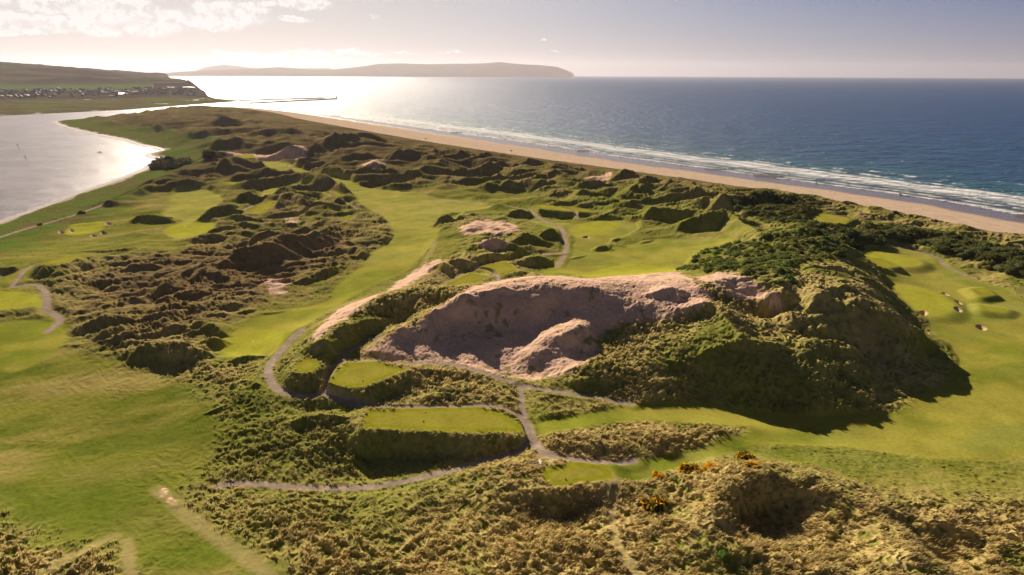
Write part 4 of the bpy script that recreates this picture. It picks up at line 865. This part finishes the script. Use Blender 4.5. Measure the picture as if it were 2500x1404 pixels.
for k, (px, py) in enumerate([(880, 990), (908, 991), (925, 992), (942, 993), (960, 994)]):
    x, y, z = spot_at(px, py, 15); lb = f'low white capped stake along the shaded path, {ORD[k]} from the bend'
    if st0 is None:
        st0 = empty('path_stake', (x, y, z-.1), 0, lb, 'stake', 'white capped stakes along the shaded path')
        bm = bmesh.new(); cyl(bm, (0, 0, .45), .06, .05, .9); bm_obj('post', bm, M['dark'], st0); bm = bmesh.new(); cyl(bm, (0, 0, .95), .10, .08, .2); bm_obj('cap', bm, M['white'], st0)
    else: copy_thing(st0, (x, y, z-.1), 0, lb)
def tee_marker(px, py, z0, m_, lb):
    x, y, z = spot_at(px, py, z0); bm = bmesh.new(); q_ = bmesh.ops.create_icosphere(bm, subdivisions=2, radius=.2)
    for v in q_['verts']: v.co.z = max(v.co.z, -.1)
    cyl(bm, (0, 0, -.15), .05, .05, .2); o = bm_obj('tee_marker', bm, m_, None, True); o.location = (x, y, z+.15); tag(o, lb, 'tee marker', 'round markers on the tees')
tee_marker(1039, 1008, 15.6, M['white'], 'white tee marker ball near the middle of the long tee')
tee_marker(1034, 1031, 15.6, M['dark'], 'dark tee marker ball near the front of the long tee')
tee_marker(886, 931, 18, M['dark'], 'dark tee marker ball on the upper five sided tee')
tee_marker(1381, 1172, 15.8, M['dark'], 'dark tee marker ball at the front of the near tee')
tee_marker(597, 524, 10, M['white'], 'pale tee marker by the far tee between two dark dunes')
fl0 = None
for px, py, lb in [(617, 845, 'flagstick with yellow flag on the green at the end of the long central fairway'), (453, 560, 'flagstick with yellow flag on the pale green left of the dark dunes'), (2262, 735, 'flagstick with yellow flag on the green beside the long shadow and bunkers'), (2221, 629, 'flagstick with yellow flag on the green below the dark thicket')]:
    x, y, z = spot_at(px, py, 9)
    if fl0 is None:
        fl0 = empty('flagstick', (x, y, z), 0, lb, 'flagstick', 'flagsticks standing on the greens')
        bm = bmesh.new(); cyl(bm, (0, 0, 1.15), .035, .025, 2.3, 8); cyl(bm, (0, 0, .03), .09, .09, .05, 10); bm_obj('pole', bm, M['white'], fl0)
        bm = bmesh.new(); vs = [[bm.verts.new((.03+.09*i, .04*math.sin(i*1.1), 2.25-.45*j-.01*i)) for j in range(2)] for i in range(8)]
        for i in range(7): bm.faces.new((vs[i][0], vs[i+1][0], vs[i+1][1], vs[i][1]))
        bmesh.ops.solidify(bm, geom=list(bm.faces), thickness=.015); bm_obj('flag', bm, M['flag'], fl0)
    else: copy_thing(fl0, (x, y, z), R(20), lb)
# people
def person(px, py, pose, top, legs, label, z0=2, group=None, rz=0.0):
    x, y, z = spot_at(px, py, z0)
    st = {'walk': .28, 'stand': .03, 'swing': .12}[pose]
    J = {'pel': (0, 0, .95), 'wst': (0, .01, 1.12), 'chs': (0, .0, 1.36), 'nk': (0, -.01, 1.50), 'hd0': (0, -.015, 1.58), 'hd1': (0, -.03, 1.70), 'hd2': (0, -.01, 1.80)}
    E_ = [('pel', 'wst'), ('wst', 'chs'), ('chs', 'nk'), ('nk', 'hd0'), ('hd0', 'hd1'), ('hd1', 'hd2')]
    Rd = dict(pel=.15, wst=.13, chs=.17, nk=.06, hd0=.075, hd1=.105, hd2=.07)
    for s_, nm in ((-1, 'l'), (1, 'r')):
        f_ = st*s_
        J[nm+'hip'] = (.10*s_, 0, .88); J[nm+'kn'] = (.11*s_, -.05-f_*.5, .50); J[nm+'an'] = (.11*s_, .03-f_, .09); J[nm+'to'] = (.12*s_, -.15-f_, .04)
        J[nm+'sh'] = (.19*s_, 0, 1.43)
        if pose == 'swing': J[nm+'el'] = (.20*s_-.02, -.16, 1.2); J[nm+'ha'] = (.05*s_, -.38, 1.05); J[nm+'fi'] = (.03*s_, -.44, .99)
        else: J[nm+'el'] = (.27*s_, .03+f_*.3, 1.15); J[nm+'ha'] = (.27*s_, -.05+f_*.7, .90); J[nm+'fi'] = (.26*s_, -.07+f_*.75, .80)
        E_ += [('pel', nm+'hip'), (nm+'hip', nm+'kn'), (nm+'kn', nm+'an'), (nm+'an', nm+'to'), ('chs', nm+'sh'), (nm+'sh', nm+'el'), (nm+'el', nm+'ha'), (nm+'ha', nm+'fi')]
        for a_n, rv in (('hip', .095), ('kn', .065), ('an', .045), ('to', .04), ('sh', .065), ('el', .045), ('ha', .033), ('fi', .028)): Rd[nm+a_n] = rv
    ks = list(J); me = bpy.data.meshes.new('person'); me.from_pydata([J[k] for k in ks], [(ks.index(a_), ks.index(b_)) for a_, b_ in E_], [])
    o = bpy.data.objects.new('person', me); COL.objects.link(o); md_ = o.modifiers.new('skin', 'SKIN'); sb = o.modifiers.new('sub', 'SUBSURF'); sb.levels = 1; sb.render_levels = 1
    for k, sv in zip(ks, me.skin_vertices[0].data): sv.radius = (Rd[k], Rd[k]*(.75 if k in ('chs', 'pel', 'wst') else 1)); sv.use_root = (k == 'pel')
    dg = bpy.context.evaluated_depsgraph_get(); nm_ = bpy.data.meshes.new_from_object(o.evaluated_get(dg)); o.modifiers.clear(); o.data = nm_; nm_.materials.clear()
    for m_ in (M['skin'], top, legs, M['hair'], M['dark']): nm_.materials.append(m_)
    for p_ in nm_.polygons:
        c = p_.center; p_.use_smooth = True
        p_.material_index = 3 if (c.z > 1.73 or (c.z > 1.62 and c.y > .03)) else 0 if (c.z > 1.52 or (abs(c.x) > .2 and c.z < .92) or (pose == 'swing' and c.y < -.33)) else 4 if c.z < .1 else 2 if c.z < .98 else 1
    o.location = (x, y, z); o.rotation_euler = (0, 0, rz); return tag(o, label, 'person', group)
PB = 'people out on the beach'
person(1357, 381, 'walk', M['navy'], M['navy'], 'person in dark clothes walking alone on the beach, farthest of the walkers', 1.5, PB, R(60))
person(1844, 446, 'walk', M['navy'], M['grey'], 'person in navy walking close beside another at the wet sand, left one of the pair', .6, PB, R(70))
person(1849, 446, 'walk', M['grey'], M['navy'], 'person in grey walking close beside another at the wet sand, right one of the pair', .6, PB, R(70))
person(1941, 462, 'stand', M['pink'], M['navy'], 'person in a pinkish top standing alone where wet sand meets dry', .8, PB, R(20))
person(2026, 471, 'walk', M['navy'], M['navy'], 'person in dark clothes on the wet sand ahead of a smaller figure', .6, PB, R(-60))
person(2038, 475, 'stand', M['grey'], M['grey'], 'person in grey on the dry sand edge behind the dark clothed walker', .8, PB, R(-60))
person(2183, 521, 'stand', M['grey'], M['navy'], 'person in grey standing at the rear of the dark car on the sand', 2, PB, 0)
person(2192, 522, 'stand', M['pale'], M['navy'], 'person in a pale top standing in front of the dark car on the sand', 2, PB, R(90))
g1 = person(2479, 721, 'stand', M['pink'], M['pale'], 'golfer in pink top and pale trousers standing on the far right fairway', 8, 'golfers on the fairway', R(90))
g2 = person(2493, 727, 'swing', M['pale'], M['navy'], 'golfer in pale top and dark trousers bending over a shot on the fairway', 8, 'golfers on the fairway', R(-60))
# cars on the beach
def car(px, py, paint, label, rz, z0=2):
    x, y, z = spot_at(px, py, z0); e = empty('parked_car', (x, y, z), rz, label, 'car', 'cars driven onto the beach')
    sec = [(-2.15, .45, .82, .82), (-2.1, .35, .95, .86), (-1.3, .3, 1.0, .9), (-.9, .3, 1.02, .9), (.8, .3, 1.0, .9), (1.6, .32, .92, .86), (2.1, .38, .72, .8), (2.18, .45, .6, .74)]
    bm = bmesh.new(); rings = []
    for (xx, z0_, z1_, w_) in sec: rings.append([bm.verts.new(p_) for p_ in ((xx, -w_*.95, z0_), (xx, -w_, (z0_+z1_)/2), (xx, -w_*.9, z1_), (xx, w_*.9, z1_), (xx, w_, (z0_+z1_)/2), (xx, w_*.95, z0_))])
    for a_, b_ in zip(rings, rings[1:]):
        for k in range(6): bm.faces.new((a_[k], a_[(k+1) % 6], b_[(k+1) % 6], b_[k]))
    bm.faces.new(rings[0]); bm.faces.new(rings[-1][::-1]); bmesh.ops.recalc_face_normals(bm, faces=bm.faces); bm_obj('body', bm, paint, e)
    bm = bmesh.new(); lo_ = [(-1.95, .98), (-1.0, 1.0), (.2, 1.0), (1.05, .98)]; hi_ = [(-1.55, 1.44), (-.9, 1.5), (.0, 1.5), (.35, 1.44)]
    a_ = [[bm.verts.new((xx, s_*.82, zz)) for xx, zz in lo_] for s_ in (-1, 1)]; b_ = [[bm.verts.new((xx, s_*.66, zz)) for xx, zz in hi_] for s_ in (-1, 1)]
    for k in range(3):
        bm.faces.new((a_[0][k], a_[0][k+1], b_[0][k+1], b_[0][k])); bm.faces.new((a_[1][k+1], a_[1][k], b_[1][k], b_[1][k+1]))
    bm.faces.new((a_[0][0], b_[0][0], b_[1][0], a_[1][0])); bm.faces.new((a_[0][3], a_[1][3], b_[1][3], b_[0][3])); bmesh.ops.recalc_face_normals(bm, faces=bm.faces); bm_obj('window', bm, M['glass'], e)
    bm = bmesh.new(); vs = [bm.verts.new((xx, s_*.67, zz+.012)) for s_, pts_ in ((-1, hi_), (1, hi_[::-1])) for xx, zz in pts_]; bm.faces.new(vs); q_ = bmesh.ops.extrude_face_region(bm, geom=list(bm.faces))
    for v in q_['geom']:
        if isinstance(v, bmesh.types.BMVert): v.co.z += .05
    bmesh.ops.recalc_face_normals(bm, faces=bm.faces); bm_obj('roof', bm, paint, e)
    for xx in (-1.35, 1.35):
        for s_ in (-1, 1): bm = bmesh.new(); cyl(bm, (xx, s_*.8, .34), .34, .34, .22, 16, 'Y'); bm_obj('wheel', bm, M['tyre'], e)
    return e
car(756, 302, M['darkcar'], 'dark car on the beach nearest the river mouth', R(-60))
car(1040, 340, M['darkcar'], 'dark car on the sand below the far dunes, between two lone cars', R(-55))
car(1248, 369, M['silver'], 'grey car on the sand halfway along the beach', R(-50))
car(2068, 500, M['redcar'], 'dark red car parked on dry sand above the waterline walkers', R(-50))
car(2187, 521, M['darkcar'], 'dark car on dry sand with two people standing around it', R(-40))
# boat and channel posts on the river
def hull(px, py):
    x, y = (float(t_) for t_ in P(px, py, 0.3)); e = empty('motor_boat', (x, y, .1), R(10), 'small white motor boat crossing the river', 'boat')
    bm = bmesh.new(); rr = []
    for xx, w_, kz, gz in ((-3, 1.0, -.25, .8), (-1, 1.2, -.35, .8), (1.2, 1.05, -.35, .9), (2.6, .5, -.2, 1.1), (3.4, .04, .5, 1.25)): rr.append([bm.verts.new(p_) for p_ in ((xx, -w_, gz), (xx, -w_*.75, kz*.3), (xx, 0, kz), (xx, w_*.75, kz*.3), (xx, w_, gz))])
    for a_, b_ in zip(rr, rr[1:]):
        for k in range(4): bm.faces.new((a_[k], a_[k+1], b_[k+1], b_[k]))
        bm.faces.new((a_[4], a_[0], b_[0], b_[4]))
    bm.faces.new(rr[0]); bmesh.ops.recalc_face_normals(bm, faces=bm.faces); bm_obj('hull', bm, M['white'], e)
    bm = bmesh.new(); box(bm, (.1, 0, 1.35), (1.9, 1.5, 1.1), bev=.12); bm_obj('cabin', bm, M['white'], e); bm = bmesh.new(); box(bm, (1.0, 0, 1.55), (.2, 1.3, .45), bev=.03); bm_obj('windscreen', bm, M['glass'], e)
    bm = bmesh.new(); box(bm, (-3.1, 0, .7), (.4, .35, .9), bev=.05); bm_obj('engine', bm, M['dark'], e)
hull(243, 372)
for px, py, lb, hgt in ((46, 362, 'dark leaning channel post in the river, farther one', 8), (65, 390, 'dark leaning channel post in the river, nearer one', 7)):
    x, y = (float(t_) for t_ in P(px, py, 0)); e = empty('channel_marker', (x, y, -2), 0, lb, 'channel marker', 'channel posts in the river'); e.rotation_euler = (0, R(-9), 0)
    bm = bmesh.new(); cyl(bm, (0, 0, hgt/2), .32, .26, hgt); bm_obj('post', bm, M['dark'], e); bm = bmesh.new(); box(bm, (0, 0, hgt), (1.5, .2, 1.3), bev=.04); box(bm, (0, 0, hgt-1.2), (1.1, .2, .25)); bm_obj('topmark', bm, M['dark'], e)
# timber wall behind the beach tee
def wall_line(pts, z0, h_, label):
    g_ = atz(pts, z0); bm = bmesh.new()
    for a_, b_ in zip(g_, g_[1:]):
        n_ = max(1, int(np.linalg.norm(b_-a_)/1.6)); an = math.atan2(b_[1]-a_[1], b_[0]-a_[0])
        for k in range(n_):
            c = a_+(b_-a_)*((k+.5)/n_); box(bm, (c[0], c[1], ground_z(c[0], c[1])+h_/2-.2), (1.5, .35, h_+.1*((k*7) % 3)), an)
    tag(bm_obj('timber_wall', bm, M['wood']), label, 'wall')
wall_line(L('2028,519 2050,526 2075,533'), 15.5, 1.1, 'low timber retaining wall behind the small tee near the beach')
# breakwaters
def mole(p0, p1, wdt, hgt, label, gaps=0):
    a_ = np.array(P(*p0, 0)).astype(float); b_ = np.array(P(*p1, 0)).astype(float); ln = np.linalg.norm(b_-a_); d = (b_-a_)/ln; nrm = np.array([-d[1], d[0]]); n_ = 260; rg = np.random.default_rng(4)
    ts = np.linspace(0, 1, n_); sec = [(-1, -2.5), (-.6, .5), (-.3, 1), (.3, 1), (.6, .5), (1, -2.5)]; v = []
    for t in ts:
        for s_, zz in sec: j_ = rg.normal(0, .22, 3); p_ = a_+(b_-a_)*t+nrm*wdt*(s_+j_[0]*.5); v.append((p_[0]+j_[1], p_[1], zz*hgt*(1+j_[2]) if zz > 0 else zz))
    f = [(i*6+k, i*6+k+1, i*6+k+7, i*6+k+6) for i in range(n_-1) for k in range(5)]+[(0, 1, 2, 3, 4, 5), tuple((n_-1)*6+k for k in (5, 4, 3, 2, 1, 0))]
    me = bpy.data.meshes.new('breakwater'); me.from_pydata(v, [], f); me.materials.append(M['rock']); o = bpy.data.objects.new('breakwater', me); COL.objects.link(o); tag(o, label, 'breakwater', 'long rock breakwaters at the river mouth'); return b_
mole((585, 246.5), (792, 240.2), 9, 3.8, 'dark rock breakwater reaching out from the far shore'); b_ = mole((612, 253.0), (822, 242.4), 9, 3.8, 'dark rock breakwater on the near side of the channel, with a beacon at its tip')
e = empty('beacon', (b_[0], b_[1], 3), 0, 'small dark beacon at the outer end of the near breakwater', 'beacon'); bm = bmesh.new(); cyl(bm, (0, 0, 5), 2.4, 1.6, 10, 12); bm_obj('tower', bm, M['dark'], e); bm = bmesh.new(); cyl(bm, (0, 0, 11), 1.2, 1.0, 2.2, 10); bm_obj('lantern', bm, M['dark'], e)
# far town, caravans, temple
h2 = hz.reshape(nr, na)
def far_z(x, y):
    r_ = math.hypot(x, y); i = int(round((math.log(r_)-math.log(2000))/(math.log(8200)-math.log(2000))*(nr-1))); j = int(round((math.atan2(x, y)-qa[0])/(qa[-1]-qa[0])*(na-1)))
    return float(h2[min(max(i, 0), nr-1), min(max(j, 0), na-1)])
qa = np.linspace(R(-50), R(-24), na)
def house_mesh(nm, w_, d_, h_, rise, mw, mr_):
    me = bpy.data.meshes.new(nm); a_, b_ = w_/2, d_/2; e_ = .5
    v = [(-a_, -b_, -3), (a_, -b_, -3), (a_, b_, -3), (-a_, b_, -3), (-a_, -b_, h_), (a_, -b_, h_), (a_, b_, h_), (-a_, b_, h_), (-a_, 0, h_+rise), (a_, 0, h_+rise), (-a_-e_, -b_-e_, h_-.25), (a_+e_, -b_-e_, h_-.25), (a_+e_, b_+e_, h_-.25), (-a_-e_, b_+e_, h_-.25), (-a_-e_, 0, h_+rise+.15), (a_+e_, 0, h_+rise+.15)]
    f = [(0, 1, 5, 4), (2, 3, 7, 6), (1, 2, 6, 9, 5), (3, 0, 4, 8, 7), (10, 11, 15, 14), (12, 13, 14, 15)]
    c0 = len(v); v += [(a_-2+dx, dy, zz) for zz in (h_+.3*rise, h_+rise+1.3) for dx, dy in ((-.5, -.5), (.5, -.5), (.5, .5), (-.5, .5))]; f += [(c0, c0+1, c0+5, c0+4), (c0+1, c0+2, c0+6, c0+5), (c0+2, c0+3, c0+7, c0+6), (c0+3, c0, c0+4, c0+7), (c0+4, c0+5, c0+6, c0+7)]
    me.from_pydata(v, [], f); me.materials.append(mw); me.materials.append(mr_)
    for k in (4, 5): me.polygons[k].material_index = 1
    return me
HM = [house_mesh('house', 13, 9, 5.5, 3.2, M['wall'], M['slate']), house_mesh('house', 16, 10, 6, 3.5, M['wall'], M['slate']), house_mesh('house', 22, 10, 6, 1.4, M['wall'], M['tile']), house_mesh('house', 12, 9, 6, 3.4, M['wall'], M['slate'])]
rg = np.random.default_rng(12); cnt = 0
GH = 'houses of the small town across the river'
while cnt < 260:
    px = rg.uniform(0, 500); r_ = rg.uniform(3330, 4120); a = azel(px, 235)[0]; x, y = math.sin(a)*r_, math.cos(a)*r_; z = far_z(x, y)
    if z < 3: cnt += .2; continue
    k = rg.choice(4, p=[.36, .32, .03, .29]); o = bpy.data.objects.new('house', HM[k]); COL.objects.link(o); o.location = (x, y, z); o.rotation_euler[2] = -a+rg.normal(0, .5) if k == 2 else rg.uniform(0, 3.14)
    s_ = rg.uniform(.8, 1.3); o.scale = (s_, s_, s_); kd = ['compact grey walled house with a steep dark roof', 'larger grey walled house with a dark slate roof', 'long low building with a pale shining tin roof', 'short steep roofed cottage with grey walls'][k]
    zn = int(px//100); zt = ['at the far left edge of the distant town', 'in the left part of the distant town', 'in the middle of the distant town', 'in the thinning right part of the town', 'below the headland caravans'][zn]
    dp = ', upper edge' if r_ > 3850 else ', lower edge' if r_ < 3560 else ''
    lb = ' '.join((kd+' '+zt+dp).split()[:16]); tag(o, lb, 'house', GH); cnt += 1
CM = house_mesh('caravan', 14, 5, 3.2, .45, M['white'], M['tile'])
for k in range(44):
    row = k % 2; px = 408+(k//2)*3.1 if row == 0 else 425+(k//2)*2.6; d = ray(px, 214.5 if row == 0 else 238.5); hd = math.hypot(d[0], d[1]); r_ = 4080 if row == 0 else 3280
    x, y = d[0]/hd*r_, d[1]/hd*r_; z = far_z(x, y)
    if z < 2.5: continue
    o = bpy.data.objects.new('caravan', CM); COL.objects.link(o); o.location = (x, y, z+.5); o.rotation_euler[2] = -math.atan2(x, y)+R(3)*((k*5) % 3-1)
    tag(o, 'white caravan in the bright upper row on the headland' if row == 0 else 'white caravan in the bright lower row behind the far dunes', 'caravan', 'upper row of white caravans' if row == 0 else 'lower row of white caravans')
d = ray(460, 202); hd = math.hypot(d[0], d[1]); x, y = d[0]/hd*4380, d[1]/hd*4380
e = empty('temple', (x, y, far_z(x, y)-1), 0, 'small dark round temple on the edge of the far cliff', 'temple'); bm = bmesh.new(); cyl(bm, (0, 0, 7), 8, 8, 16, 20); cyl(bm, (0, 0, 15.5), 9, 9, 1.2, 20)
for k in range(8): cyl(bm, (8.6*math.cos(k*.785), 8.6*math.sin(k*.785), 8), .7, .7, 14, 8)
bm_obj('drum', bm, M['stone'], e); bm = bmesh.new(); q_ = bmesh.ops.create_uvsphere(bm, u_segments=20, v_segments=10, radius=7.5)
for v in q_['verts']: v.co.z = max(v.co.z, -.5)*.75+16.4
bm_obj('dome', bm, M['slate'], e, True)
# ------------------------------------------------------------------ haze
bm_v = [(-39000, -6000, -12), (39000, -6000, -12), (39000, 39000, -12), (-39000, 39000, -12)]
hm = bpy.data.meshes.new('haze'); hv = bm_v+[(a, b, 760) for a, b, c in bm_v]
hm.from_pydata(hv, [], [(0, 3, 2, 1), (4, 5, 6, 7), (0, 1, 5, 4), (1, 2, 6, 5), (2, 3, 7, 6), (3, 0, 4, 7)])
ho = bpy.data.objects.new('haze', hm); COL.objects.link(ho); ho['kind'] = 'stuff'
mh, h_ = mat('haze_air')
pv = h_.add('ShaderNodeVolumePrincipled'); pv.inputs['Color'].default_value = (0.92, 0.88, 0.98, 1); pv.inputs['Density'].default_value = 2.2e-5; pv.inputs['Anisotropy'].default_value = 0.42
vo = h_.add('ShaderNodeOutputMaterial'); h_.l.new(pv.outputs[0], vo.inputs['Volume']); hm.materials.append(mh)
tag(ho, 'pale evening haze over the land and sea', 'haze')
